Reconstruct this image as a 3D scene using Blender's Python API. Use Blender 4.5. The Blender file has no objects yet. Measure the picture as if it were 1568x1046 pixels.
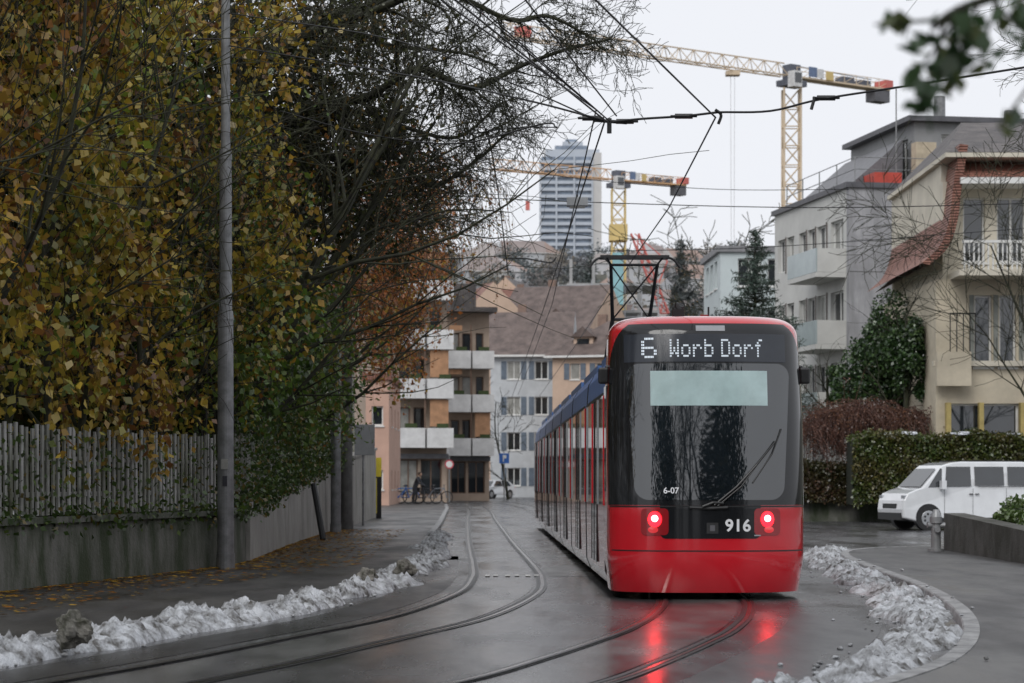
import bpy, math, random
import numpy as np
from mathutils import Vector, Matrix, noise
random.seed(7); rng=np.random.default_rng(11)
sc=bpy.context.scene
# ------------------------------------------------------------------ image-pixel constants (focal length, horizon in pixels; camera over origin, height in metres)
F=3500.0; HZ=735.0; H=1.44
def X(px,Y): return (px-784)/F*Y  # image pixel column projected to world x at a chosen depth
def Z(py,Y): return H+(HZ-py)/F*Y  # image pixel row projected to world height at a chosen depth
# ------------------------------------------------------------------ materials
MC={}
def M(name,col,rough=.6,metal=0,var=.18,scale=2.5,bump=0,bscale=30,col2=None,ior=1.5,emit=None,es=0,coat=0,lo=.35,hi=.65):
    if name in MC: return MC[name]
    m=bpy.data.materials.new(name); m.use_nodes=True; nt=m.node_tree; N=nt.nodes; L=nt.links
    b=N['Principled BSDF']; b.inputs['Roughness'].default_value=rough; b.inputs['Metallic'].default_value=metal
    b.inputs['IOR'].default_value=ior; b.inputs['Coat Weight'].default_value=coat; b.inputs['Coat Roughness'].default_value=.05
    tc=N.new('ShaderNodeTexCoord')
    n=N.new('ShaderNodeTexNoise'); n.inputs['Scale'].default_value=scale; n.inputs['Detail'].default_value=5; n.inputs['Roughness'].default_value=.65
    L.new(tc.outputs['Object'],n.inputs['Vector'])
    r=N.new('ShaderNodeValToRGB'); c=Vector(col)
    a=c*(1-var); d=Vector(col2) if col2 else c*(1+var)
    r.color_ramp.elements[0].position=lo; r.color_ramp.elements[1].position=hi
    r.color_ramp.elements[0].color=(*a,1); r.color_ramp.elements[1].color=(*d,1)
    L.new(n.outputs['Fac'],r.inputs['Fac']); L.new(r.outputs['Color'],b.inputs['Base Color'])
    if bump:
        n2=N.new('ShaderNodeTexNoise'); n2.inputs['Scale'].default_value=bscale; n2.inputs['Detail'].default_value=4
        L.new(tc.outputs['Object'],n2.inputs['Vector'])
        bp=N.new('ShaderNodeBump'); bp.inputs['Strength'].default_value=bump; bp.inputs['Distance'].default_value=.02
        L.new(n2.outputs['Fac'],bp.inputs['Height']); L.new(bp.outputs['Normal'],b.inputs['Normal'])
    if emit: b.inputs['Emission Color'].default_value=(*emit,1); b.inputs['Emission Strength'].default_value=es
    MC[name]=m; return m
def wet_asphalt(name,base,rlo,rhi,bs=.35):
    m=bpy.data.materials.new(name); m.use_nodes=True; nt=m.node_tree; N=nt.nodes; L=nt.links; b=N['Principled BSDF']
    tc=N.new('ShaderNodeTexCoord')
    n=N.new('ShaderNodeTexNoise'); n.inputs['Scale'].default_value=.5; n.inputs['Detail'].default_value=7; n.inputs['Roughness'].default_value=.62
    mp=N.new('ShaderNodeMapping'); mp.inputs['Scale'].default_value=(1.6,.45,1)
    L.new(tc.outputs['Object'],mp.inputs['Vector']); L.new(mp.outputs['Vector'],n.inputs['Vector'])
    r=N.new('ShaderNodeMapRange'); r.inputs[1].default_value=.36; r.inputs[2].default_value=.64; r.inputs[3].default_value=rlo; r.inputs[4].default_value=rhi
    L.new(n.outputs['Fac'],r.inputs[0]); L.new(r.outputs[0],b.inputs['Roughness'])
    n3=N.new('ShaderNodeTexNoise'); n3.inputs['Scale'].default_value=60; n3.inputs['Detail'].default_value=3; L.new(tc.outputs['Object'],n3.inputs['Vector'])
    cr=N.new('ShaderNodeValToRGB'); cr.color_ramp.elements[0].position=.3; cr.color_ramp.elements[1].position=.7
    cr.color_ramp.elements[0].color=(*[v*.6 for v in base],1); cr.color_ramp.elements[1].color=(*[v*1.35 for v in base],1)
    L.new(n3.outputs['Fac'],cr.inputs['Fac'])
    mx=N.new('ShaderNodeMixRGB'); mx.blend_type='MULTIPLY'; mx.inputs[0].default_value=.75
    cr2=N.new('ShaderNodeValToRGB'); cr2.color_ramp.elements[0].position=.35; cr2.color_ramp.elements[1].position=.7
    cr2.color_ramp.elements[0].color=(.4,.4,.42,1); cr2.color_ramp.elements[1].color=(1.45,1.45,1.42,1)
    n4=N.new('ShaderNodeTexNoise'); n4.inputs['Scale'].default_value=1.3; n4.inputs['Detail'].default_value=6; L.new(mp.outputs['Vector'],n4.inputs['Vector'])
    L.new(n4.outputs['Fac'],cr2.inputs['Fac']); L.new(cr.outputs['Color'],mx.inputs[1]); L.new(cr2.outputs['Color'],mx.inputs[2]); L.new(mx.outputs[0],b.inputs['Base Color'])
    bp=N.new('ShaderNodeBump'); bp.inputs['Strength'].default_value=bs; bp.inputs['Distance'].default_value=.006
    L.new(n3.outputs['Fac'],bp.inputs['Height']); L.new(bp.outputs['Normal'],b.inputs['Normal'])
    return m
def leaf_mat(name,trans=.35,gloss=.06):
    m=bpy.data.materials.new(name); m.use_nodes=True; nt=m.node_tree; N=nt.nodes; L=nt.links; N.remove(N['Principled BSDF']); o=N['Material Output']
    a=N.new('ShaderNodeAttribute'); a.attribute_name='col'
    b=N.new('ShaderNodeBsdfDiffuse'); L.new(a.outputs['Color'],b.inputs['Color'])
    t=N.new('ShaderNodeBsdfTranslucent'); L.new(a.outputs['Color'],t.inputs['Color'])
    mx=N.new('ShaderNodeMixShader'); mx.inputs[0].default_value=trans
    L.new(b.outputs[0],mx.inputs[1]); L.new(t.outputs[0],mx.inputs[2])
    if gloss:
        g=N.new('ShaderNodeBsdfGlossy'); g.inputs['Roughness'].default_value=.35; m2=N.new('ShaderNodeMixShader'); m2.inputs[0].default_value=gloss
        L.new(mx.outputs[0],m2.inputs[1]); L.new(g.outputs[0],m2.inputs[2]); L.new(m2.outputs[0],o.inputs['Surface'])
    else: L.new(mx.outputs[0],o.inputs['Surface'])
    return m
def tile_mat(name,c1,c2,sx=3.2,rough=.6):
    m=M(name,c1,rough,0,.25,1.2,col2=c2); nt=m.node_tree; N=nt.nodes; L=nt.links; b=N['Principled BSDF']
    tc=N.new('ShaderNodeTexCoord'); w=N.new('ShaderNodeTexWave'); w.bands_direction='Z'; w.inputs['Scale'].default_value=sx; w.inputs['Distortion'].default_value=.4
    L.new(tc.outputs['Object'],w.inputs['Vector']); bp=N.new('ShaderNodeBump'); bp.inputs['Distance'].default_value=.05; bp.inputs['Strength'].default_value=.8
    L.new(w.outputs['Fac'],bp.inputs['Height']); L.new(bp.outputs['Normal'],b.inputs['Normal']); return m
def stained(name,col,dark,rough=.85,lo=.42,hi=.62,zs=.25,sc_=1.4):
    m=M(name,col,rough,0,.15,1.2,.5,25); nt=m.node_tree; N=nt.nodes; L=nt.links; b=N['Principled BSDF']
    src=b.inputs['Base Color'].links[0].from_socket
    tc=N.new('ShaderNodeTexCoord'); mp=N.new('ShaderNodeMapping'); mp.inputs['Scale'].default_value=(1.6,1.6,zs)
    n=N.new('ShaderNodeTexNoise'); n.inputs['Scale'].default_value=sc_; n.inputs['Detail'].default_value=8; n.inputs['Roughness'].default_value=.7
    L.new(tc.outputs['Object'],mp.inputs['Vector']); L.new(mp.outputs['Vector'],n.inputs['Vector'])
    r=N.new('ShaderNodeMapRange'); r.inputs[1].default_value=lo; r.inputs[2].default_value=hi; L.new(n.outputs['Fac'],r.inputs[0])
    mx=N.new('ShaderNodeMixRGB'); L.new(r.outputs[0],mx.inputs[0]); L.new(src,mx.inputs[1]); mx.inputs[2].default_value=(*dark,1); L.new(mx.outputs[0],b.inputs['Base Color'])
    return m
# ------------------------------------------------------------------ objects / meshes
def link(ob,parent=None):
    sc.collection.objects.link(ob)
    if parent: ob.parent=parent
    return ob
def empty(name,loc=(0,0,0),rz=0):
    e=bpy.data.objects.new(name,None); e.location=loc; e.rotation_euler=(0,0,rz); return link(e)
class MB:
    def __init__(s): s.v=[]; s.f=[]; s.mi=[]; s.m=[]
    def mat(s,m):
        if m not in s.m: s.m.append(m)
        return s.m.index(m)
    def add(s,vs,fs,m,T=None):
        b=len(s.v); i=s.mat(m)
        for v in vs:
            v=Vector(v); s.v.append(tuple(T@v) if T else tuple(v))
        for f in fs: s.f.append([b+k for k in f]); s.mi.append(i)
    def box(s,x0,x1,y0,y1,z0,z1,m,T=None):
        if x0>x1:x0,x1=x1,x0
        if z0>z1:z0,z1=z1,z0
        if y0>y1:y0,y1=y1,y0
        s.add([(x0,y0,z0),(x1,y0,z0),(x1,y1,z0),(x0,y1,z0),(x0,y0,z1),(x1,y0,z1),(x1,y1,z1),(x0,y1,z1)],
              [(3,2,1,0),(4,5,6,7),(0,1,5,4),(1,2,6,5),(2,3,7,6),(3,0,4,7)],m,T)
    def cyl(s,p0,p1,r0,r1,m,n=10,T=None,caps=True):
        p0=Vector(p0);p1=Vector(p1);a=(p1-p0).normalized()
        u=a.cross(Vector((0,0,1)) if abs(a.z)<.95 else Vector((1,0,0))).normalized(); w=a.cross(u)
        vs=[];fs=[]
        for p,r in((p0,r0),(p1,r1)):
            for k in range(n):
                t=2*math.pi*k/n; vs.append(p+(u*math.cos(t)+w*math.sin(t))*r)
        for k in range(n): fs.append((k,(k+1)%n,n+(k+1)%n,n+k))
        if caps: fs.append(tuple(range(n-1,-1,-1))); fs.append(tuple(range(n,2*n)))
        s.add(vs,fs,m,T)
    def tube(s,pts,r,m,n=6,T=None):
        for a,b in zip(pts[:-1],pts[1:]): s.cyl(a,b,r,r,m,n,T)
    def grid(s,rows,m,T=None,flip=False):
        nr=len(rows);nc=len(rows[0]);vs=[p for r in rows for p in r];fs=[]
        for i in range(nr-1):
            for j in range(nc-1):
                q=(i*nc+j,i*nc+j+1,(i+1)*nc+j+1,(i+1)*nc+j); fs.append(q[::-1] if flip else q)
        s.add(vs,fs,m,T)
    def obj(s,name,parent=None,smooth=False,bevel=0):
        me=bpy.data.meshes.new(name); me.from_pydata(s.v,[],s.f)
        for m in s.m: me.materials.append(m)
        me.polygons.foreach_set('material_index',s.mi)
        if smooth: me.polygons.foreach_set('use_smooth',[True]*len(s.f))
        me.update(); ob=bpy.data.objects.new(name,me); link(ob,parent)
        if bevel:
            md=ob.modifiers.new('bev','BEVEL'); md.width=bevel; md.segments=2; md.limit_method='ANGLE'
        return ob
def mesh_np(name,V,Fq,mats,parent=None,cols=None,mi=None,smooth=False):
    me=bpy.data.meshes.new(name); n=len(V);m,k=Fq.shape
    me.vertices.add(n); me.vertices.foreach_set('co',np.ascontiguousarray(V,dtype=np.float32).ravel())
    me.loops.add(m*k); me.loops.foreach_set('vertex_index',Fq.astype(np.int32).ravel())
    me.polygons.add(m); me.polygons.foreach_set('loop_start',np.arange(0,m*k,k,dtype=np.int32))
    for x in mats: me.materials.append(x)
    if mi is not None: me.polygons.foreach_set('material_index',mi.astype(np.int32))
    if smooth: me.polygons.foreach_set('use_smooth',np.ones(m,dtype=bool))
    me.update(calc_edges=True)
    if cols is not None:
        ca=me.color_attributes.new('col','FLOAT_COLOR','POINT'); ca.data.foreach_set('color',np.ascontiguousarray(cols,dtype=np.float32).ravel())
    me.validate(); ob=bpy.data.objects.new(name,me); return link(ob,parent)
def nrm(a): return a/np.maximum(np.linalg.norm(a,axis=-1,keepdims=True),1e-9)
def leaves(name,P,C,size,mat,parent=None,droop=.8,wid=.36):
    n=len(P); d=nrm(rng.normal(size=(n,3))+np.array([0,0,-droop])); q=nrm(np.cross(d,rng.normal(size=(n,3)))); s=np.cross(d,q)
    L=(size*(.6+.8*rng.random(n)))[:,None]
    V=np.stack([P,P+d*L*.45+s*L*wid+q*L*.1,P+d*L,P+d*L*.45-s*L*wid+q*L*.1],1).reshape(-1,3)
    Fq=np.arange(4*n).reshape(n,4); c=np.ones((n,4,4)); c[:,:,:3]=C[:,None,:]
    return mesh_np(name,V,Fq,[mat],parent,c.reshape(-1,4))
def tubes(name,S,mat,parent=None,n=4):
    A=np.array([s[0] for s in S],float);B=np.array([s[1] for s in S],float);ra=np.array([s[2] for s in S]);rb=np.array([s[3] for s in S])
    a=nrm(B-A); ref=np.where(np.abs(a[:,2:3])<.9,np.array([[0,0,1.]]),np.array([[1.,0,0]])); u=nrm(np.cross(a,ref)); w=np.cross(a,u)
    t=np.arange(n)*2*math.pi/n; ring=u[:,None,:]*np.cos(t)[None,:,None]+w[:,None,:]*np.sin(t)[None,:,None]
    V=np.concatenate([A[:,None,:]+ring*ra[:,None,None],B[:,None,:]+ring*rb[:,None,None]],1)
    k=np.arange(n);f=np.stack([k,(k+1)%n,n+(k+1)%n,n+k],1)
    Fq=(f[None]+(np.arange(len(A))*2*n)[:,None,None]).reshape(-1,4)
    return mesh_np(name,V.reshape(-1,3),Fq,[mat],parent,smooth=True)
def palette(n,cols,w,P=None,freq=.8,var=.3,R=None):
    cols=np.array(cols);w=np.array(w,float);cum=np.cumsum(w/w.sum())
    r=rng.random(n)
    if R is not None: r=np.clip(.4*r+.6*R,0,.999)
    elif P is not None:
        f=(np.sin(P[:,0]*freq*2.3+P[:,2]*freq*1.7)+np.sin(P[:,1]*freq*1.1-P[:,2]*freq*2.9+1.3))*.25+.5
        r=np.clip(.5*r+.5*f,0,.999)
    i=np.searchsorted(cum,r); i=np.minimum(i,len(cols)-1)
    return cols[i]*(1+var*(rng.random(n)*2-1))[:,None]
def shoots(S,D,Ln,K,grav,wob=.15):
    p=S.copy();d=nrm(D);pts=[p]
    for k in range(K):
        d=nrm(d+np.array([0,0,-grav])+wob*rng.normal(size=d.shape)); p=p+d*(Ln/K)[:,None]; pts.append(p)
    return np.stack(pts)
def shoot_stems(pts,r):
    K=pts.shape[0]-1;S=[]
    for k in range(K):
        ra=r*(1-k/(K+1)); rb=r*(1-(k+1)/(K+1))
        S+= [(a,b,ra,rb) for a,b in zip(pts[k],pts[k+1])]
    return S
def shoot_leaves(pts,per,jit):
    K=pts.shape[0]-1;out=[]
    for k in range(K):
        for _ in range(per):
            t=rng.random((pts.shape[1],1)); out.append(pts[k]*(1-t)+pts[k+1]*t+rng.normal(size=pts[k].shape)*jit)
    return np.concatenate(out)
def cluster_plant(parent,C,hue,per,sig,dirn,Lr,K,grav,leafn,size,cols,w,zmin,filt=None,stem=.006,jit=.05,mat=None,gain=1.0):
    n=len(C); idx=np.repeat(np.arange(n),per); S=C[idx]+rng.normal(size=(len(idx),3))*sig
    D=rng.normal(size=S.shape)*.45+np.array(dirn); P=shoots(S,D,rng.uniform(Lr[0],Lr[1],len(S)),K,grav)
    tubes('shoots',shoot_stems(P,stem),TWIG,parent,3)
    Q=shoot_leaves(P,leafn,jit); R=np.tile(hue[idx],K*leafn); dens=np.tile(np.repeat(.45+.55*rng.random(n),per),K*leafn)
    k=(Q[:,2]>zmin)&(rng.random(len(Q))<dens)
    if filt is not None: k&=filt(Q)
    Q=Q[k];R=R[k]; leaves('foliage',Q,palette(len(Q),cols,w,None,1,.35,R)*gain,size,mat or LEAF,parent)
def grow(S,p,d,L,r,depth,nb=6,droop=.03,wob=.22,seg=5,spread=.9,rmin=.005):
    p=Vector(p);d=Vector(d).normalized();q=p
    for i in range(seg):
        d=(d+Vector((random.gauss(0,wob),random.gauss(0,wob),random.gauss(0,wob)-droop))).normalized()
        q=p+d*(L/seg); ra=max(rmin,r*(1-.75*i/seg)); rb=max(rmin,r*(1-.75*(i+1)/seg)); S.append((tuple(p),tuple(q),ra,rb))
        if depth>0:
            k=nb/seg; c=int(k)+(random.random()<k-int(k))
            for _ in range(c):
                sd=Vector((random.gauss(0,1),random.gauss(0,1),random.gauss(0,.8))); sd=(d+(sd-d*sd.dot(d)).normalized()*spread).normalized()
                grow(S,q,sd,L*random.uniform(.35,.62),rb*.55,depth-1,nb,droop,wob,max(3,seg-1),spread,rmin)
        p=q
def crm(pts,n=10):
    P=[Vector(p) for p in pts]; P=[P[0]*2-P[1]]+P+[P[-1]*2-P[-2]]; out=[]
    for i in range(1,len(P)-2):
        for k in range(n):
            t=k/n; a,b,c,d=P[i-1:i+3]
            out.append(.5*((2*b)+(c-a)*t+(2*a-5*b+4*c-d)*t*t+(3*b-a-3*c+d)*t**3))
    out.append(P[-2]); return out
def ribbon(mb,line,a,b,z,m,nc=1):
    rows=[]
    for i,p in enumerate(line):
        t=(line[min(i+1,len(line)-1)]-line[max(i-1,0)]); n=Vector((t.y,-t.x)).normalized()
        rows.append([(p.x+n.x*(a+(b-a)*k/nc),p.y+n.y*(a+(b-a)*k/nc),z) for k in range(nc+1)])
    mb.grid(rows,m,flip=True)
# ------------------------------------------------------------------ shared materials
ASPH=wet_asphalt('asphalt_wet',(.07,.07,.073),.12,.34,.22)
PAVE=wet_asphalt('pavement_asphalt',(.05,.048,.047),.28,.6,.5)
GRAN=M('granite_kerb',(.2,.2,.2),.5,0,.45,5,.4,60,col2=(.33,.33,.33))
STEEL=M('rail_steel',(.35,.34,.33),.22,1,.2,8)
SEAL=M('rail_sealant',(.015,.015,.016),.35,0,.2,8)
PAINT=M('road_paint',(.6,.6,.58),.35,0,.3,14)
SNOW=M('dirty_snow',(.12,.112,.1),.65,0,.35,6,1.0,50,col2=(.58,.6,.63),lo=.35,hi=.6)
CLSNOW=M('snow',(.7,.73,.78),.7,0,.1,4,.3,30)
BARK=M('dark_bark',(.018,.016,.013),.9,0,.4,6,col2=(.04,.044,.02))
TWIG=M('twig',(.03,.023,.017),.9,0,.3,6)
CONC=stained('concrete_stained',(.3,.29,.27),(.16,.155,.14),.85,.48,.75,.7,.8)
CONCW=stained('concrete_wall_mossy',(.13,.13,.115),(.028,.04,.017),.85,.38,.6,.6,1.2)
GALV=M('galvanised_steel',(.22,.225,.23),.5,.4,.25,6)
BLACK=M('black_plastic',(.012,.012,.013),.4,0,.2,8)
RUB=M('rubber',(.02,.02,.021),.7,0,.2,8)
GLASSD=M('window_glass',(.02,.024,.028),.04,0,.4,.35,ior=1.9)
GLASSC=M('window_curtain',(.3,.3,.28),.25,0,.3,1.2,ior=1.7)
FRAMEW=M('window_frame_white',(.68,.68,.66),.4,0,.08,3)
LEAF=leaf_mat('leaf')
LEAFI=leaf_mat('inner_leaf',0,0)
LEAFG=leaf_mat('evergreen_leaf',.12,.08)
# ------------------------------------------------------------------ world + sun + camera
w=bpy.data.worlds.new('World'); sc.world=w; w.use_nodes=True; N=w.node_tree.nodes; L=w.node_tree.links; bg=N['Background']
sky=N.new('ShaderNodeTexSky'); sky.sky_type='NISHITA'; sky.sun_disc=False; sky.sun_elevation=math.radians(40); sky.sun_rotation=math.radians(200); sky.dust_density=5
hs=N.new('ShaderNodeHueSaturation'); hs.inputs['Saturation'].default_value=.25; L.new(sky.outputs[0],hs.inputs['Color'])
mx=N.new('ShaderNodeMixRGB'); mx.inputs[0].default_value=.92; mx.inputs[2].default_value=(8.3,8.5,9.0,1)  # high overcast layer
L.new(hs.outputs[0],mx.inputs[1]); L.new(mx.outputs[0],bg.inputs[0]); bg.inputs[1].default_value=.11
sun=bpy.data.lights.new('sun','SUN'); sun.energy=1.3; sun.angle=math.radians(30); sun.color=(1,.98,.95)
so=link(bpy.data.objects.new('sun',sun)); so.rotation_euler=(math.radians(50),0,math.radians(-20))
cam=bpy.data.cameras.new('camera'); co=link(bpy.data.objects.new('camera',cam)); co.location=(0,0,H); co.rotation_euler=(math.radians(90),0,0)
cam.sensor_width=36; cam.lens=36*F/1568; cam.shift_y=(HZ-523)/1568; cam.clip_end=6000; cam.clip_start=.3
cam.dof.use_dof=True; cam.dof.focus_distance=27.6; cam.dof.aperture_fstop=3.4
sc.camera=co
sc.view_settings.view_transform='Standard'; sc.view_settings.look='None'; sc.view_settings.exposure=0
# ------------------------------------------------------------------ terrain
def hill(x,y):
    t=max(0,min(1,(y-260)/640)); t=t*t*(3-2*t)
    return 80*t+(noise.noise(Vector((x*.006,y*.006,3)))*8)*t-.02
mb=MB(); GRD=M('ground_soil_grass',(.05,.055,.035),.9,0,.3,.3,col2=(.09,.085,.065))
ys=[-3000,-400,-60,0,60,120,180,240]+list(range(270,960,30))+[1100,1500,2500,4500]
xs=[-3000,-1500,-800]+list(range(-600,601,40))+[800,1500,3000]
mb.grid([[(x,y,hill(x,y)) for x in xs] for y in ys],GRD,flip=False)
mb.obj('ground',smooth=True)
LK=[(-12,-20),(-7.6,4),(-5.6,11),(-4.6,16),(-4.1,18.3),(-3.5,21),(-2.45,25.2),(-1.75,31.5),(-1.5,40),(-1.85,53),(-2.15,70),(-2.6,91),(-3.2,115),(-4.4,140),(-8,156),(-20,166)]
LK=crm([Vector((a,b)) for a,b in LK],12)
RK=[(-6,2),(-1.2,9),(1.2,13),(2.7,16),(3.5,18.3),(4.2,21.4),(4.75,25),(5.2,29.6),(5.5,35),(5.9,41),(6.6,44.5),(8.2,46.6),(12,47.4),(40,49)]
RK=crm([Vector((a,b)) for a,b in RK],12)
mb=MB(); mb.grid([[(x,y,.0) for x in (-60,-20,0,20,60)] for y in (-60,0,40,80,120,160,215)],ASPH); mb.obj('road')
WL=[(-8.2,14),(-7.0,21),(-6.0,26.5),(-4.5,34),(-4.28,37),(-4.5,46),(-4.62,56),(-4.62,66),(-4.8,81)]
WLc=crm([Vector((a,b)) for a,b in WL],10)
WY=[p.y for p in WLc]; WX=[p.x for p in WLc]
def wallx(y): return float(np.interp(y,WY,WX))
mb=MB(); rows=[]
for p in LK: rows.append([(p.x-.15,p.y,.115),(p.x-.6,p.y,.12),(p.x-6 if p.y<140 else p.x-20,p.y+.4,.13)])
mb.grid(rows,PAVE,flip=True); mb.obj('pavement')
def kerb(name,line,side,h=.12):
    mb=MB(); rows=[]
    for i,p in enumerate(line):
        t=(line[min(i+1,len(line)-1)]-line[max(i-1,0)]); n=Vector((t.y,-t.x)).normalized()*side
        rows.append([(p.x,p.y,-.01),(p.x+n.x*.015,p.y+n.y*.015,h-.01),(p.x+n.x*.03,p.y+n.y*.03,h+.004),(p.x+n.x*.17,p.y+n.y*.17,h+.004),(p.x+n.x*.17,p.y+n.y*.17,.05)])
    mb.grid(rows,GRAN,flip=side>0); mb.obj(name)
kerb('kerb',LK,-1)
kerb('kerb',RK,1,.09)
mb=MB(); rows=[]
for p in RK: rows.append([(p.x+.16,p.y-.05 if p.y>45 else p.y,.085),(max(p.x+.5,20),min(p.y,46.2)if p.y<47 else 47,.09)])
mb.grid(rows,PAVE,flip=False); mb.obj('pavement')
TL=crm([Vector(p) for p in [(-9,4),(-5.6,9.5),(-3.6,13.8),(-2.4,17.3),(-1.55,20.6),(-.75,24),(-.2,28.8),(-.08,33),(-.14,38),(-.5,53),(-1.05,80),(-1.68,112),(-3,140),(-7,158)]],14)
TR=crm([Vector(p) for p in [(-6,3),(-2.6,9.5),(-.9,13.6),(.15,16.2),(.72,18.2),(1.22,20.2),(1.62,22),(2.03,24.6),(2.33,28),(2.35,33),(2.25,42),(1.95,68),(1.5,90),(.9,120),(-1,148),(-6,164)]],14)
mb=MB()
for T in (TL,TR):
    for s in (-1,1):
        c=s*.5
        ribbon(mb,T,c-.075,c+.075,.008,SEAL); ribbon(mb,T,c-.035,c+.035,.012,STEEL); ribbon(mb,T,c-s*.036-.022,c-s*.036+.022,.016,BLACK)
mb.obj('tram_tracks')
mb=MB(); SLAB=wet_asphalt('track_concrete',(.12,.12,.12),.12,.32,.2)
ribbon(mb,TL,-.38,.38,.004,SLAB); ribbon(mb,TR,-.38,.38,.004,SLAB)
mb.obj('track_paving')
mb=MB(); PATCH=wet_asphalt('asphalt_patch',(.035,.035,.037),.2,.45,.3); LP=wet_asphalt('asphalt_light_patch',(.13,.13,.128),.16,.4,.3)
ribbon(mb,[p for p in TL if 12<p.y<44],-1.35,-.75,.003,PATCH); ribbon(mb,[p for p in TL if 41<p.y<62],-.95,-.62,.003,LP); ribbon(mb,[p for p in TR if 11<p.y<26],.95,1.9,.003,PATCH)
ribbon(mb,[p for p in TL if 34<p.y<70],.62,1.5,.003,LP)
mb.obj('asphalt_repair_patches')
mb=MB()
for y,x0,x1 in ((46,-.85,.7),(46.8,-.75,.8)): mb.box(x0,x1,y,y+.07,.02,.0205,PAINT)
for k,x in enumerate((-.4,-.28,-.1,.04,.2,.33)): mb.box(x,x+.07,33.8+.1*(k%2),34.3,.02,.0205,PAINT)
for y in (60,75): mb.box(-1.4,1.0,y,y+.08,.02,.0205,SEAL)
mb.obj('road_markings')
mb=MB(); IRON=M('cast_iron',(.05,.05,.05),.45,.8,.3,12,.5,40); mb.cyl((7.2,22.5,.0),(7.2,22.5,.1),.32,.32,IRON,24); mb.obj('manhole_cover')
# snow banks
def snowbank(name,line,y0,y1,a,b,h,seed):
    L=[p for p in line if y0<=p.y<=y1]; fine=[]
    for p,q in zip(L[:-1],L[1:]):
        n=max(1,int((q-p).length/.026))
        for k in range(n): fine.append(p.lerp(q,k/n))
    V=[];nc=28
    for i,p in enumerate(fine):
        q=fine[min(i+6,len(fine)-1)];o=fine[max(i-6,0)];t=q-o;n=Vector((t.y,-t.x)).normalized()
        e=min(1,i/50,(len(fine)-1-i)/50); wm=.8+.85*noise.noise(Vector((p.x*.6,p.y*.6,seed))); sh=.2*noise.noise(Vector((p.x*.9,p.y*.9,seed+7)))
        for k in range(nc):
            u=k/(nc-1); off=(a+b)/2+sh+(b-a)*(u-.5)*wm; x=p.x+n.x*off;y=p.y+n.y*off
            env=max(0,math.sin(math.pi*u))**.55*e
            nz=noise.noise(Vector((x*1.7,y*1.7,seed)))*1.0+abs(noise.noise(Vector((x*6,y*6,seed))))*.9+abs(noise.noise(Vector((x*14,y*14,seed))))*.6+noise.noise(Vector((x*34,y*34,seed)))*.28+.12
            V.append((x,y,env*h*max(-.1,nz)-.02+.045*env))
    n=len(fine);I=np.arange(n*nc).reshape(n,nc)
    Fq=np.stack([I[:-1,:-1],I[:-1,1:],I[1:,1:],I[1:,:-1]],-1).reshape(-1,4)
    return mesh_np(name,np.array(V),Fq,[SNOW],smooth=True)
snowbank('snow_bank',LK,13,60,-.36,.4,.17,1.3)
snowbank('snow_bank',RK,12,46,-.74,.03,.14,5.1)
def lump(mb,c,r,m,seed,sq=.75,n=14):
    rows=[]
    for i in range(n+1):
        th=math.pi*i/n; row=[]
        for j in range(2*n+1):
            ph=math.pi*(j%(2*n))/n; d=Vector((math.sin(th)*math.cos(ph),math.sin(th)*math.sin(ph),math.cos(th)))
            k=1+.45*noise.noise(d*1.6+Vector((seed,0,0)))+.22*noise.noise(d*4+Vector((seed,5,0)))+.1*noise.noise(d*9+Vector((seed,5,0)))
            row.append((c[0]+d.x*r*k,c[1]+d.y*r*k,c[2]+d.z*r*k*sq))
        rows.append(row)
    mb.grid(rows,m,flip=False)
mb=MB()
for line,y0,y1,a,b,nn in ((LK,14,60,-.4,.5,330),(RK,13,45,-.9,.1,360)):
    LL=[p for p in line if y0<p.y<y1]
    for k in range(nn):
        i=random.randrange(2,len(LL)-2); p=LL[i]; t=(LL[i+1]-LL[i-1]).normalized(); n=Vector((t.y,-t.x)); o=random.gauss((a+b)/2,(b-a)*.24)
        up=(o<0) if line is LK else (o>0)
        r=random.uniform(.008,.03); s=random.uniform(-.6,.6); lump(mb,(p.x+n.x*o+t.x*s,p.y+n.y*o+t.y*s,r*.2+(.1 if up else .01)),r,SNOW,k,.6,5)
mb.obj('snow_clumps',smooth=True)
STONE=stained('boulder_stone',(.2,.19,.17),(.05,.05,.035),zs=1.5,sc_=4)
for k,(px,py,r) in enumerate(((112,985,.145),(562,895,.12),(620,884,.14))):
    Y=F*(H-.1)/(py-HZ); mb=MB(); lump(mb,(X(px,Y),Y,.12+r*.6),r,STONE,k*3.7+1,.95,16)
    mb.obj('boulder')
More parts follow.
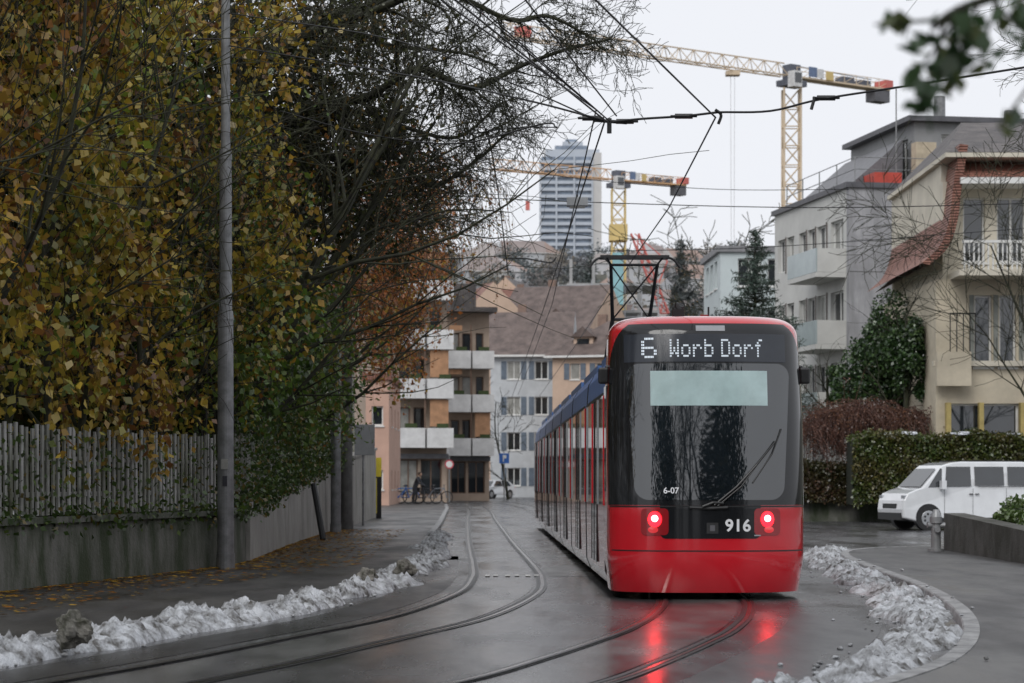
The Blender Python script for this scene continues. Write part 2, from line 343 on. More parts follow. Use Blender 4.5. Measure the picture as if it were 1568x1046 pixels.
# ------------------------------------------------------------------ left wall and fence
def wtop(y): return .86 if y<35 else (.86+(y-35)/21*.85 if y<56 else 1.71+(y-56)*.03)
mb=MB(); rows=[]
for i,p in enumerate(WLc):
    h=wtop(p.y)+.12; rows.append([(p.x,p.y,.05),(p.x-.03,p.y,h-.08),(p.x+.03,p.y,h-.075),(p.x+.03,p.y,h),(p.x-.32,p.y,h),(p.x-.32,p.y,.05)])
mb.grid(rows[:41],CONCW,flip=True); mb.grid(rows[40:],CONC,flip=True)
mb.box(-4.7,-4.22,37-.15,37.3,.05,wtop(37)+.2,CONC)
mb.obj('concrete_wall')
mb=MB(); PICK=stained('fence_wood',(.36,.36,.35),(.09,.095,.06))
for p,q in zip(WLc[:-1],WLc[1:]):
    if p.y<20 or p.y>46: continue
    n=max(1,int((q-p).length/.15))
    d=(q-p).normalized(); ang=math.atan2(d.y,d.x)
    for k in range(n):
        c=p.lerp(q,k/n); h=wtop(c.y)+.12
        T=Matrix.Translation((c.x-.16,c.y,h+.02))@Matrix.Rotation(ang,4,'Z')@Matrix.Rotation(random.gauss(0,.018),4,'Y')
        mb.box(-.036,.036,-.012,.012,0,1.1-.3*max(0,c.y-37)/10+random.uniform(-.04,.04),PICK,T)
    T=Matrix.Translation((p.x-.19,p.y,wtop(p.y)+.12))@Matrix.Rotation(ang,4,'Z')
    for z in(.25,.7): mb.box(0,(q-p).length,-.012,.02,z,z+.06,PICK,T)
mb.obj('picket_fence')
# ------------------------------------------------------------------ poles left
def pole(x,y,steps,m=GALV,z0=.1):
    mb=MB(); n=len(steps)
    for k in range(n-1): mb.cyl((x,y,steps[k][0]),(x,y,steps[k+1][0]),steps[k][1],steps[k+1][1],m,20)
    mb.cyl((x,y,z0-.05),(x,y,z0+.25),steps[0][1]*1.12,steps[0][1]*1.1,m,20)
    return mb
PX,PY=-4.26,34.0
mb=pole(PX,PY,[(.1,.125),(3.9,.115),(3.901,.098),(6.3,.09),(6.301,.072),(9.8,.06)])
mb.cyl((PX,PY,3.82),(PX,PY,3.95),.125,.11,GALV,20); mb.cyl((PX,PY,6.2),(PX,PY,6.36),.1,.09,GALV,20)
mb.box(PX-.05,PX+.05,PY-.135,PY-.122,1.6,1.75,M('pole_sticker',(.3,.3,.28),.5)); mb.box(PX-.03,PX+.04,PY-.135,PY-.122,1.35,1.5,M('pole_graffiti',(.03,.03,.04),.5))
mb.obj('catenary_pole')
mb=pole(X(514,57),57,[(.1,.13),(5.5,.12),(5.501,.1),(9,.09)]); mb.obj('catenary_pole')
mb=pole(X(531,61),61,[(.1,.16),(9,.13)],m=M('dark_pole',(.09,.088,.085),.6,0,.3,5)); mb.obj('utility_pole')
mb=MB(); mb.cyl((X(480,50),50,1.35),(X(497,50),49.6,.15),.07,.07,BLACK,8); mb.obj('wall_brace')
mb=MB(); y=66; xx=X(556,y); mb.cyl((xx,y,.1),(xx,y,2.7),.035,.035,GALV,10); mb.box(X(543,y),X(574,y),y-.06,y-.02,Z(697,y),Z(650,y),M('sign_back',(.26,.27,.28),.5,.3,.1,3)); mb.obj('traffic_sign',bevel=.01)
mb=MB(); y=78; xx=X(580,y); YEL=M('sign_yellow',(.62,.5,.04),.5,0,.1,3)
mb.box(xx-.09,xx+.09,y-.05,y+.05,.1,2.2,BLACK); mb.box(xx-.092,xx+.092,y-.055,y-.051,1.55,2.2,YEL); mb.box(xx-.092,xx-.06,y-.055,y-.051,.3,1.5,YEL); mb.obj('marker_post')
# ------------------------------------------------------------------ foliage left
def along(n,y0,y1,o0,o1,z0,z1,pw=1.0):
    y=rng.uniform(y0,y1,n); wx=np.interp(y,WY,WX)
    o=o1-(o1-o0)*rng.random(n)**pw
    return np.stack([wx+o,y,rng.uniform(z0,z1,n)],1)
tree=empty('hazel_tree')
colsA=[(.2,.085,.016),(.13,.055,.014),(.25,.15,.022),(.29,.21,.026),(.2,.18,.022),(.12,.16,.02),(.065,.11,.016),(.035,.06,.012)]
C=along(240,22.5,38,-2.2,.45,2.75,9.8,1.0); hue=np.clip(rng.random(len(C))*.8+(C[:,1]-27)/11*.3-(C[:,2]-5)*.03,0,.99)
fA=lambda Q:(~((Q[:,1]>30.5)&(Q[:,1]<34.6)&(Q[:,0]>-4.62)))
cluster_plant(tree,C,hue,8,.25,(.35,-.35,-.15),(.8,1.9),9,.4,3,.125,colsA,[.13,.12,.14,.16,.14,.13,.11,.07],1.5,fA,gain=1.3)
Q=along(13000,22,40,-4.5,-1.4,1.2,10.5); leaves('inner_foliage',Q,palette(len(Q),[(.016,.023,.007),(.03,.031,.01),(.045,.033,.011)],[1,1,.5]),.2,LEAFI,tree)  # inner leaves coloured very dark, painting the shade in the gaps
S=[]
for k in range(14):
    y=24.5+k*1.0; x=wallx(y)-.5-random.random(); grow(S,(x,y,.9),(random.gauss(.12,.15),0,1),6.8,.065,2,8,-.01,.1,6,.8)
tubes('branches',S,BARK,tree,5)
ivy=empty('ivy_covered_tree')
colsB=[(.2,.08,.016),(.16,.11,.018),(.09,.13,.018),(.06,.11,.015),(.035,.07,.012),(.022,.042,.009)]
C=along(185,35.5,57,-1.8,.55,3.0,7.4,1.0); hue=np.clip(rng.random(len(C))-(C[:,2]-5)*.08,0,.99)
cluster_plant(ivy,C,hue,7,.3,(.3,-.2,-.1),(.9,1.9),9,.38,3,.115,colsB,[.16,.17,.22,.2,.15,.1],2.1,gain=1.35)
Q=along(15000,37,60,-4.5,-.9,1.6,9.5); leaves('inner_foliage',Q,palette(len(Q),[(.016,.024,.007),(.03,.033,.01),(.05,.033,.011)],[1,1,.6]),.22,LEAFI,ivy)  # very dark leaf colours again paint the shaded interior
S=[]
for k in range(9):
    y=37+k*2.6; x=wallx(y)-.8; grow(S,(x,y,1.0),(random.gauss(.12,.12),0,1),8.2,.12,2,10,-.01,.12,6,.8)
tubes('branches',S,BARK,ivy,5)
Q=np.concatenate([along(2600,24,60,-.15,.12,1.0,1.0),along(9500,36,64,-.28,.22,1.2,3.2),along(1800,23,37,-.3,-.02,1.0,2.0)])
Q[:2600,2]=np.array([wtop(y)+.1 for y in Q[:2600,1]])+rng.normal(size=2600)*.09
m=np.array([wtop(y) for y in Q[2600:12100,1]]); Q[2600:12100,2]=m+.05+rng.random(len(m))**1.2*1.6-.25*rng.random(len(m))
leaves('ivy_plant',Q,palette(len(Q),[(.05,.095,.018),(.085,.135,.022),(.15,.11,.02),(.035,.06,.014)],[1,1,.4,.8]),.08,LEAF)
# orange weeping birch
bt=empty('birch_tree')
n=125; y=rng.uniform(55,70,n); z=rng.uniform(5.6,10.4,n); x=-4.7+rng.random(n)**.8*(1.2+.42*(z-5.5)).clip(.9,2.8)
C=np.stack([x,y,z],1); hue=rng.random(n)
cluster_plant(bt,C,hue,9,.32,(.3,-.1,0),(1.2,2.4),10,.38,2,.105,[(.36,.12,.025),(.26,.09,.022),(.17,.07,.02),(.32,.2,.03),(.12,.1,.02),(.07,.08,.02)],[.32,.28,.13,.16,.08,.06],2.6,stem=.008,jit=.07,gain=1.3)
n=120; S=np.stack([rng.uniform(-2.2,-.5,n),rng.uniform(50,60,n),rng.uniform(7.6,9.8,n)],1); P=shoots(S,rng.normal(size=(n,3))*.4+np.array([.3,0,0]),rng.uniform(1.2,3.0,n),10,.5,.08)
tubes('hanging_twigs',shoot_stems(P,.008),TWIG,bt,3)
Q=shoot_leaves(P,1,.04); leaves('sparse_leaves',Q,palette(len(Q),[(.2,.15,.03),(.2,.08,.02)],[1,1]),.06,LEAF,bt)
S=[]; grow(S,(-6.2,62,0),(.05,0,1),10,.2,3,8,.02,.12,6,.8,.008); tubes('trunk',S,BARK,bt,5)
# dark bare tree arching over the road
dt=empty('bare_oak_tree'); S=[]
def limb(pl,r0,r1,nb,L,depth=2,droop=.05):
    P=crm([Vector((X(a,y),y,Z(b,y))) for a,b,y in pl],5)
    for i,(a,b) in enumerate(zip(P[:-1],P[1:])):
        t=i/len(P); r=r0+(r1-r0)*t; S.append((tuple(a),tuple(b),r,r0+(r1-r0)*(i+1)/len(P)))
        k=nb/len(P); c=int(k)+(random.random()<k-int(k)); d=(b-a).normalized()
        for _ in range(c):
            sd=Vector((random.gauss(.25,1),random.gauss(0,1),random.gauss(-.05,.8))); sd=(d*.7+(sd-d*sd.dot(d)).normalized()).normalized()
            grow(S,b,sd,L*random.uniform(.5,1.15)*(1-.3*t),max(.012,r*.4),depth,7,droop,.26,5,.9,.005)
S.append(((-6.4,42,0),(-5.6,42,5),.42,.3))
limb([(318,440,42),(372,250,42),(405,110,41),(455,60,41),(560,22,40),(680,-30,39)],.2,.05,20,1.9)
limb([(380,240,42),(470,165,42),(560,150,42),(640,105,42),(720,135,42),(800,100,43),(870,75,43),(935,60,43)],.1,.02,42,1.5)
limb([(370,260,43),(430,215,43),(520,245,43),(600,240,44),(660,285,45),(730,245,46),(780,200,46)],.1,.02,42,1.5)
limb([(395,120,41),(470,40,41),(560,10,41),(660,-20,41),(780,30,42),(840,25,42),(910,60,42)],.1,.02,42,1.5)
limb([(375,300,44),(450,330,45),(540,320,46),(620,350,48),(680,330,49)],.08,.02,36,1.4)
limb([(380,180,42),(360,60,42),(330,-40,42)],.12,.06,20,1.8)
limb([(410,100,42),(480,80,43),(540,50,43),(600,70,44),(700,80,45),(760,100,46)],.08,.02,46,1.5)
limb([(400,200,43),(470,200,43),(540,170,43),(620,195,44),(700,210,45),(765,160,45)],.08,.02,46,1.4)
limb([(390,280,43),(450,270,43),(520,290,44),(600,300,45)],.07,.02,36,1.3)
tubes('trunk_and_limbs',S,BARK,dt,4)
pts=np.array([s[1] for s in S]); pts=pts[rng.random(len(pts))<.3]; pts=pts+rng.normal(size=pts.shape)*.12
msk=(pts[:,0]<-1.8+rng.normal(size=len(pts))*.6); pts=pts[msk]; leaves('moss_and_leaves',pts,palette(len(pts),[(.035,.042,.011),(.07,.08,.016),(.2,.12,.022)],[1,.7,.45]),.085,LEAF,dt)
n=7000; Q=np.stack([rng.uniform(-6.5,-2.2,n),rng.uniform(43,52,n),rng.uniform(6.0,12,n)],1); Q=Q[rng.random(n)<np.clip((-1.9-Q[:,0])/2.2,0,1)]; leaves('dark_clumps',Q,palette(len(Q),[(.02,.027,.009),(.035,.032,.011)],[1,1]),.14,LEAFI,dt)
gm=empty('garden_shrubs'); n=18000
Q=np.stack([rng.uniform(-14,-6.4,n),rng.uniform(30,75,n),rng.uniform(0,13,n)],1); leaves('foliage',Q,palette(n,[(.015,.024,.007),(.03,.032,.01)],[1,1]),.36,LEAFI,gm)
# fallen leaves
n=3600; Q=along(n,22,60,.05,1.3,.135,.14,2.0); Q[:,0]=np.interp(Q[:,1],WY,WX)+.05+1.9*rng.random(n)**2.4; k=np.interp(Q[:,1],[p.y for p in LK],[p.x for p in LK]); Q=Q[Q[:,0]<k-.15]
ang=rng.random(len(Q))*6.28; s=(.03+.04*rng.random(len(Q)))
dv=np.stack([np.cos(ang),np.sin(ang),0*ang],1)*s[:,None]; sv=np.stack([-np.sin(ang),np.cos(ang),0*ang+.2],1)*s[:,None]*.6
V=np.stack([Q-dv,Q-sv,Q+dv,Q+sv],1).reshape(-1,3); V[:,2]=np.maximum(V[:,2],.136)+.004
c=np.ones((len(Q),4,4)); c[:,:,:3]=palette(len(Q),[(.45,.27,.04),(.28,.12,.02),(.1,.055,.02)],[1,1,1])[:,None,:]
mesh_np('fallen_leaves',V,np.arange(4*len(Q)).reshape(-1,4),[LEAF],None,c.reshape(-1,4))
# ------------------------------------------------------------------ tram
RED=M('tram_red_paint',(.54,.01,.02),.16,0,.06,1.5,coat=1)
REDD=M('tram_dark_red_paint',(.27,.008,.013),.2,0,.06,1.5,coat=1)
BLU=M('tram_blue_roof',(.07,.15,.36),.35,0,.12,1.5)
SIL=M('tram_silver_panel',(.36,.37,.39),.22,.3,.1,1.5,coat=.6)
GLS=M('tram_side_glass',(.012,.014,.017),.04,0,.3,1,ior=1.6)
MASK=M('tram_black_mask',(.012,.013,.015),.08,0,.2,1,ior=1.45,coat=.2)
SCR=M('tram_windscreen',(.01,.014,.018),.03,0,.3,1,ior=2.05)
GREY=M('tram_roof_grey',(.1,.1,.11),.5,0,.2,2)
tram=empty('tram',(2.36,28.05,0),.0118)
NN=2.7; DD=.8
def wz(z):
    w=1.2
    if z<.5: w-= .05*(.5-z)/.4
    if z>2.2: w-=.035*(z-2.2)
    if z>3.22: t=min(1,(z-3.22)/.22); w-=.26*(1-math.sqrt(max(0,1-t*t)))
    return w
def yo(z):
    y=0
    if z<.55: y+=.10*((.55-z)/.45)**2
    if z>1.1: y+=.34*((z-1.1)/2.3)**1.5
    if z>3.22: t=min(1,(z-3.22)/.22); y+=.32*(1-math.sqrt(max(0,1-t*t)))
    return y
def S_t(t,z):
    a=math.radians(t); w=wz(z); sx=math.copysign(abs(math.sin(a))**(2/NN),a); return Vector((w*sx,-DD*max(0,math.cos(a))**(2/NN)+yo(z),z))
def S_x(x,z,off=0):
    def f(x,z):
        w=wz(z); r=min(.999,abs(x)/w); return Vector((x,-DD*(1-r**NN)**(1/NN)+yo(z),z))
    p=f(x,z)
    if off:
        e=.004; n=(f(x+e,z)-f(x-e,z)).cross(f(x,z+e)-f(x,z-e)).normalized()
        if n.y>0: n=-n
        p=p+n*off
    return p
def S_to(t,z,off):
    p=S_t(t,z); e=.4; n=(S_t(t+e,z)-S_t(t-e,z)).cross(S_t(t,min(z+.01,3.43))-S_t(t,z-.01)).normalized()
    if n.y>.2 : n=-n
    if (p.x>0.3 and n.x<0) or (p.x<-.3 and n.x>0): n=-n
    return p+n*off
ts=[-90+i*2.5 for i in range(73)]
zs=[.09,.12,.2,.3,.42,.5,.56,.6,.62,.66,.8,.95,1.1,1.13,1.2,1.4,1.7,2.0,2.3,2.6,2.8,2.95,3.1,3.18,3.22,3.27,3.32,3.36,3.39,3.415,3.43,3.438,3.44]
mb=MB(); rows=[]
for z in zs:
    w=wz(z); row=[(-w,.6,z)]+[tuple(S_t(t,z)) for t in ts]+[(w,.6,z)]; rows.append(row)
mb.grid(rows,RED); top=rows[-1]; mb.add(top,[tuple(range(len(top)))],RED)
mb.add(rows[0],[tuple(range(len(top)))],BLACK)
mb.obj('nose_shell',tram,smooth=True)
mb=MB(); bk=[(r[-1][0]-.001,.6,r[-1][2]) for r in rows]; mb.add(bk+[(-a,b,c) for a,b,c in bk[::-1]],[tuple(range(2*len(bk)))],BLACK); mb.obj('nose_bulkhead',tram)
def patch_t(name,z0,z1,hw,off,m,nz=40,nt=60):
    mb=MB();rows=[]
    for i in range(nz+1):
        z=z0+(z1-z0)*i/nz; h=hw(z); rows.append([tuple(S_to(-h+2*h*k/nt,z,off)) for k in range(nt+1)])
    mb.grid(rows,m); return mb.obj(name,tram,smooth=True)
def patch_x(mb,z0,z1,xl,xr,off,m,nz=24,nx=30):
    rows=[]
    for i in range(nz+1):
        z=z0+(z1-z0)*(.5-.5*math.cos(math.pi*i/nz)); a,b=xl(z),xr(z); rows.append([tuple(S_x(a+(b-a)*k/nx,z,off)) for k in range(nx+1)])
    mb.grid(rows,m)
def rr(z0,z1,x,r):
    def f(z):
        if z>z1-r: d=z-(z1-r)
        elif z<z0+r: d=(z0+r)-z
        else: return x
        return x-(r-math.sqrt(max(0,r*r-d*d)))
    return f
def maskhw(z):
    if z>2.75: t=(z-2.75)/.58; return 80-28*t*t
    return 80
patch_t('black_mask',1.14,3.33,maskhw,.004,MASK)
mb=MB(); f=rr(1.2,2.84,.99,.16); patch_x(mb,1.2,2.84,lambda z:-f(z)+.1*(2.84-z)/1.6,lambda z:f(z)-.1*(2.84-z)/1.6,.010,SCR,40,50)
mb.obj('windscreen',tram,smooth=True)
mb=MB(); BL=M('blind',(.36,.48,.48),.2,0,.12,2.5,coat=.8); patch_x(mb,2.33,2.75,lambda z:-.7,lambda z:.7,.014,BL,6,24)
mb.obj('sun_blind',tram,smooth=True)
mb=MB(); DISP=M('display_glass',(.03,.035,.045),.12,0,.1,2); patch_x(mb,2.86,3.2,lambda z:-1.0,lambda z:.94,.010,DISP,6,30); mb.obj('destination_display',tram,smooth=True)
mb=MB(); f2=rr(.74,1.1,.60,.07); patch_x(mb,.74,1.139,lambda z:-f2(min(z,1.03)),lambda z:f2(min(z,1.03)),.006,MASK,20,24)
f3=rr(.78,1.1,.16,.05); patch_x(mb,.78,1.1,lambda z:-.66-f3(z),lambda z:-.66+f3(z),.009,REDD,14,10); patch_x(mb,.78,1.1,lambda z:.68-f3(z),lambda z:.68+f3(z),.009,REDD,14,10)
patch_x(mb,.8,.93,lambda z:-.05,lambda z:.09,.010,RUB,3,3); patch_x(mb,.83,.9,lambda z:-.01,lambda z:.05,.014,GREY,3,3)
patch_x(mb,.585,.6,lambda z:-1.15,lambda z:1.15,.004,BLACK,2,40)
patch_x(mb,1.115,1.132,lambda z:-1.17,lambda z:1.17,.009,BLACK,2,40)
patch_x(mb,3.235,3.30,lambda z:-.15,lambda z:.2,.008,M('emblem_grey',(.3,.31,.33),.3,0,.1,3),2,4)
patch_x(mb,.77,.785,lambda z:.52,lambda z:.6,.012,SIL,2,3)
mb.obj('front_panels',tram,smooth=True)
CORE=M('taillight_core',(.8,.02,.03),.3,0,0,1,emit=(1,.04,.04),es=80); RING=M('taillight_lens',(.6,.01,.02),.2,0,0,1,emit=(1,.008,.015),es=6)
def disc(mb,cx,cz,rx,rz,off,m,n=24):
    vs=[tuple(S_x(cx,cz,off+.004))]+[tuple(S_x(cx+rx*math.cos(2*math.pi*k/n),cz+rz*math.sin(2*math.pi*k/n),off)) for k in range(n)]
    mb.add(vs,[(0,1+k,1+(k+1)%n) for k in range(n)],m)
mb=MB(); LENS=M('lamp_lens_dim',(.55,.05,.06),.1,0,0,1,emit=(1,.02,.02),es=.35,coat=1)
for c in(-.66,.68):
    disc(mb,c,.97,.08,.095,.014,RING); disc(mb,c,.98,.04,.04,.02,CORE)
    disc(mb,c-.02*(1 if c<0 else -1),.845,.06,.04,.014,LENS)
mb.obj('tail_lights',tram)
def text_on(body,x,z,size,off,m,name,bold=.0,ls=1.0):
    cu=bpy.data.curves.new(name,'FONT'); cu.body=body; cu.size=size; cu.offset=bold; cu.space_character=ls; ob=bpy.data.objects.new(name,cu); link(ob)
    bpy.context.view_layer.update(); dg=bpy.context.evaluated_depsgraph_get(); me=bpy.data.meshes.new_from_object(ob.evaluated_get(dg)); bpy.data.objects.remove(ob)
    for v in me.vertices: v.co=S_x(x+v.co.x,z+v.co.y,off)
    me.materials.clear(); me.materials.append(m); o=bpy.data.objects.new(name,me); link(o,tram)
LED=M('led_white',(.5,.55,.6),.5,0,.1,60,emit=(.8,.9,1),es=.45); NUM=M('number_white',(.75,.76,.78),.5,0,.05,5)
FONT={'6':"01110 10000 10000 11110 10001 10001 01110",'W':"10001 10001 10001 10101 10101 11011 10001",'o':"00000 00000 01110 10001 10001 10001 01110",'r':"00000 00000 10110 11001 10000 10000 10000",'b':"10000 10000 11110 10001 10001 10001 11110",'D':"11110 10001 10001 10001 10001 10001 11110",'f':"00110 01000 11100 01000 01000 01000 01000"}
def led(mb,txt,x,z,pu,pv):
    for ch in txt:
        if ch==' ': x+=pu*3; continue
        for r,row in enumerate(FONT[ch].split()):
            for c,b in enumerate(row):
                if b=='1':
                    for dx in(0,.5):
                        cx=x+(c+dx)*pu; cz=z+(6-r)*pv; q=[(cx-pu*.18,cz-pv*.34),(cx+pu*.2,cz-pv*.34),(cx+pu*.2,cz+pv*.34),(cx-pu*.18,cz+pv*.34)]
                        mb.add([tuple(S_x(a,b_,.014)) for a,b_ in q],[(0,1,2,3)],LED)
        x+=pu*6.4
mb=MB(); led(mb,'6',-.79,2.92,.036,.037); led(mb,'Worb Dorf',-.46,2.93,.0215,.032); mb.obj('destination_leds',tram)
text_on('916',.17,.83,.2,.012,NUM,'fleet_number',.005,1.05); text_on('6-07',-.56,1.28,.1,.016,NUM,'course_number',.002)
mb=MB()
def surf_line(pts,r,m,off=.03):
    P=[S_x(a,b,off) for a,b in pts]; mb.tube(P,r,m,6)
surf_line([(-.1,1.12),(.03,1.17),(.15,1.16)],.018,BLACK); surf_line([(.04,1.14),(.3,1.35),(.55,1.62),(.78,1.9)],.012,BLACK); surf_line([(.5,1.4),(.74,1.75),(.86,2.05)],.009,BLACK,.02); surf_line([(.08,1.13),(.36,1.36),(.6,1.68)],.008,BLACK)
surf_line([(-.25,1.11),(0,1.10),(.2,1.11)],.02,BLACK,.012)
mb.obj('wiper',tram)
mb=MB()
for s in(-1,1):
    mb.box(s*1.17,s*1.3,-.02,.1,2.62,2.82,BLACK); mb.box(s*1.15,s*1.22,.02,.08,2.8,2.85,BLACK)
mb.obj('mirror_cameras',tram,bevel=.03)
mb=MB()
for s in(-1,1): mb.box(s*1.19,s*1.204,.12,.58,1.3,2.6,GLS)
mb.obj('nose_side_windows',tram)
prof=[(1.13,.14),(1.19,.3),(1.2,.9),(1.2,1.12),(1.2,2.5),(1.185,2.54),(1.165,2.82),(1.08,2.98),(.9,3.05)]
def module(y0,y1,idx):
    mb=MB(); mats=[REDD,RED,RED,GLS,BLU,BLU,BLU,GREY]
    for s in(-1,1):
        for k in range(len(prof)-1):
            a,b=prof[k],prof[k+1]; mb.add([(s*a[0],y0,a[1]),(s*a[0],y1,a[1]),(s*b[0],y1,b[1]),(s*b[0],y0,b[1])],[(0,1,2,3)],mats[k])
    mb.add([(-.9,y0,3.05),(.9,y0,3.05),(.9,y1,3.05),(-.9,y1,3.05)],[(0,1,2,3)],GREY)
    for y in(y0,y1):
        vs=[(a,y,b) for a,b in prof]+[(-a,y,b) for a,b in prof[::-1]]; mb.add(vs,[tuple(range(len(vs)))],BLACK)
    n=int((y1-y0)/1.4)
    for s in(-1,1):
        for k in range(n+1):
            y=y0+.02+(y1-y0-.32)*k/n; mb.box(s*1.195,s*1.213,y,y+(.1 if k%2 else .3),1.12,2.5,SIL if k%2 else RED)
        yd=(y0+y1)/2
        mb.box(s*1.195,s*1.206,yd-.7,yd+.7,.35,1.12,GLS)
        for dy in(-.72,0,.70): mb.box(s*1.2,s*1.211,yd+dy-.02,yd+dy+.02,.35,2.5,BLACK)
        mb.box(s*.72,s*1.0,y0+.4,y1-.4,2.99,3.16,BLU)
        mb.box(s*1.19,s*1.206,y0+.2,y1-.2,2.5,2.54,BLACK)
    mb.box(-.6,.6,y0+.8,y1-.8,3.05,3.3,GREY)
    mb.obj('body_module',tram)
yy=.62
for i in range(7):
    y1=yy+(4.9 if i==0 else 5.5); module(yy,y1,i)
    if i<6:
        mb=MB()
        for k in range(5):
            w=1.1 if k%2 else 1.16; mb.box(-w,w,y1+k*.07+.002,y1+k*.07+.068,.3,2.85,RUB)
        mb.obj('bellows',tram)
    yy=y1+.36
mb=MB()
for i in range(4):
    y0=1.6+i*11.5
    for dy in(0,1.8):
        for s in(-1,1): mb.cyl((s*.44,y0+dy,.3),(s*.56,y0+dy,.3),.3,.3,STEEL,20)
    mb.box(-.9,.9,y0-.5,y0+2.3,.2,.5,BLACK)
mb.box(-1.0,1.0,.3,41,.22,.45,BLACK)
mb.obj('bogies',tram)
mb=MB(); yb=13.2; PB=M('pantograph_black',(.03,.03,.032),.5,.4,.2,5)
zc=5.45
for s in(-1,1):
    mb.cyl((s*.5,yb+1.4,3.3),(s*.34,yb+.9,4.4),.045,.04,PB,8); mb.cyl((s*.34,yb+.9,4.4),(s*.42,yb,zc-.12),.035,.03,PB,8)
    P=crm([Vector((s*.55,yb-.15,zc-.0)),Vector((s*.7,yb-.15,zc-.05)),Vector((s*.82,yb-.15,zc-.2))],5); mb.tube(P,.024,PB)
for dy in(-.17,.17): mb.box(-.62,.62,yb+dy-.03,yb+dy+.03,zc-.02,zc+.03,PB)
mb.cyl((-.45,yb,zc-.13),(.45,yb,zc-.13),.025,.025,PB,8); mb.cyl((-.36,yb+.9,4.4),(.36,yb+.9,4.4),.03,.03,PB,8)
for s in(-1,1): mb.cyl((s*.42,yb,zc-.12),(s*.5,yb-.17,zc-.02),.018,.018,PB,6); mb.cyl((s*.42,yb,zc-.12),(s*.5,yb+.17,zc-.02),.018,.018,PB,6)
mb.cyl((-.34,yb+.9,4.4),(.42,yb,zc-.13),.014,.014,PB,6); mb.cyl((.34,yb+.9,4.4),(-.42,yb,zc-.13),.014,.014,PB,6)
mb.box(-.7,.7,yb+.9,yb+2.4,3.25,3.4,PB)
mb.obj('pantograph',tram)
mb=MB(); mb.box(-.36,-.22,.3,.5,3.44,3.56,BLACK); lump(mb,(-.29,.4,3.56),.085,BLACK,3,1,8); mb.box(-.02,.08,.3,.42,3.44,3.49,REDD); mb.cyl((.1,.5,3.4),(.1,.5,3.6),.012,.012,BLACK)
mb.obj('roof_equipment',tram)
# ------------------------------------------------------------------ overhead line
mb=MB(); WIRE=M('wire_black',(.015,.015,.016),.5,.3,.1,4)
def wire(pts,r,sm=True):
    P=crm([Vector(p) for p in pts],6) if sm and len(pts)>2 else [Vector(p) for p in pts]; mb.tube(P,r*1.3,WIRE,5)
def wp(a,b,Y): return (X(a,Y),Y,Z(b,Y))
wire([(-1.9,9,5.5),(.7,19.3,5.5),(2.28,25.6,5.5)],.008,False); wire([(2.28,25.6,5.5),(2.33,34,5.48),(2.2,41.3,5.45),(1.9,70,5.5),(1.2,120,5.5)],.008,False)
wire([(-4,9,5.5),(-.55,19.3,5.55),(1.05,25.8,5.5),(.75,54,5.5),(.0,112,5.5)],.008,False)
wire([(-4.2,9,5.75),(-.9,19.0,5.65),(.95,25.8,5.62),(.95,54,5.6),(.3,112,5.6)],.007,False)
wire([(-2.6,9,5.9),(-.1,19.0,5.7),(1.18,25.8,5.55)],.007,False)
wire([wp(-100,60,34),wp(345,60,34)],.01,False)
wire([wp(350,70,34),wp(640,118,29),wp(800,152,26.5),wp(890,175,26),wp(935,187,26)],.009); wire([wp(935,187,26),wp(985,182,25.9),wp(1047,178,25.8),wp(1100,172,25.7)],.011)
wire([wp(350,20,34),wp(600,60,29),wp(790,130,26.5),wp(905,180,26)],.007)
wire([wp(1100,172,25.7),wp(1180,170,25.5),wp(1258,152,25.3),wp(1400,130,25),wp(1640,92,24.5)],.01)
wire([wp(430,170,38),wp(560,205,36),wp(700,220,34),wp(830,190,32),wp(852,195,31)],.01); wire([wp(720,205,40),wp(790,196,38),wp(852,195,37)],.008)
wire([wp(1095,168,25.7),wp(1104,176,25.7),wp(1100,190,25.7)],.014)
for a,b in((750,165),(690,120)): wire([wp(a,b-140,22),wp(935,187,26)],.006,False)
wire([wp(712,120,48),wp(752,230,50),wp(775,395,54),wp(778,420,56)],.012); wire([wp(778,396,56),wp(805,396,56),wp(842,402,56),wp(852,394,56)],.014)
wire([wp(690,300,52),wp(880,309,50),wp(1250,318,50),wp(1640,310,50)],.008); wire([wp(905,385,60),wp(1180,378,62),wp(1568,350,64)],.008); wire([wp(760,255,60),wp(900,275,60),wp(1100,290,60),wp(1300,290,60)],.007)
for a,b,Y in((905,181,26),(957,186,26),(1047,178,25.8),(1265,150,25.3)):
    p=Vector(wp(a,b,Y)); d=Vector((.1,0,.0)); mb.cyl(p-d,p+d,.03,.03,BLACK,8); mb.cyl(p-d*1.5,p+d*1.5,.015,.015,BLACK,6)
p=Vector(wp(933,188,26)); mb.cyl(p-Vector((.18,0,-.03)),p+Vector((.2,0,0)),.022,.022,BLACK,6); mb.cyl(p-Vector((0,0,.12)),p+Vector((0,0,.05)),.03,.03,BLACK,6)
p=Vector(wp(1245,158,25.3)); mb.cyl(p-Vector((.02,0,.07)),p+Vector((.02,0,.07)),.02,.02,BLACK,6)
mb.obj('overhead_wires')
mb=MB(); y=50; mb.box(X(868,y),X(900,y),y-.15,y+.15,Z(316,y),Z(303,y),M('lamp_housing',(.3,.31,.32),.4,.3,.1,4)); mb.box(X(872,y),X(896,y),y-.12,y+.12,Z(318.5,y),Z(316,y),GLASSC); mb.cyl((X(884,y),y,Z(303,y)),(X(884,y),y,Z(298,y)),.02,.02,WIRE); mb.obj('street_lamp',bevel=.02)
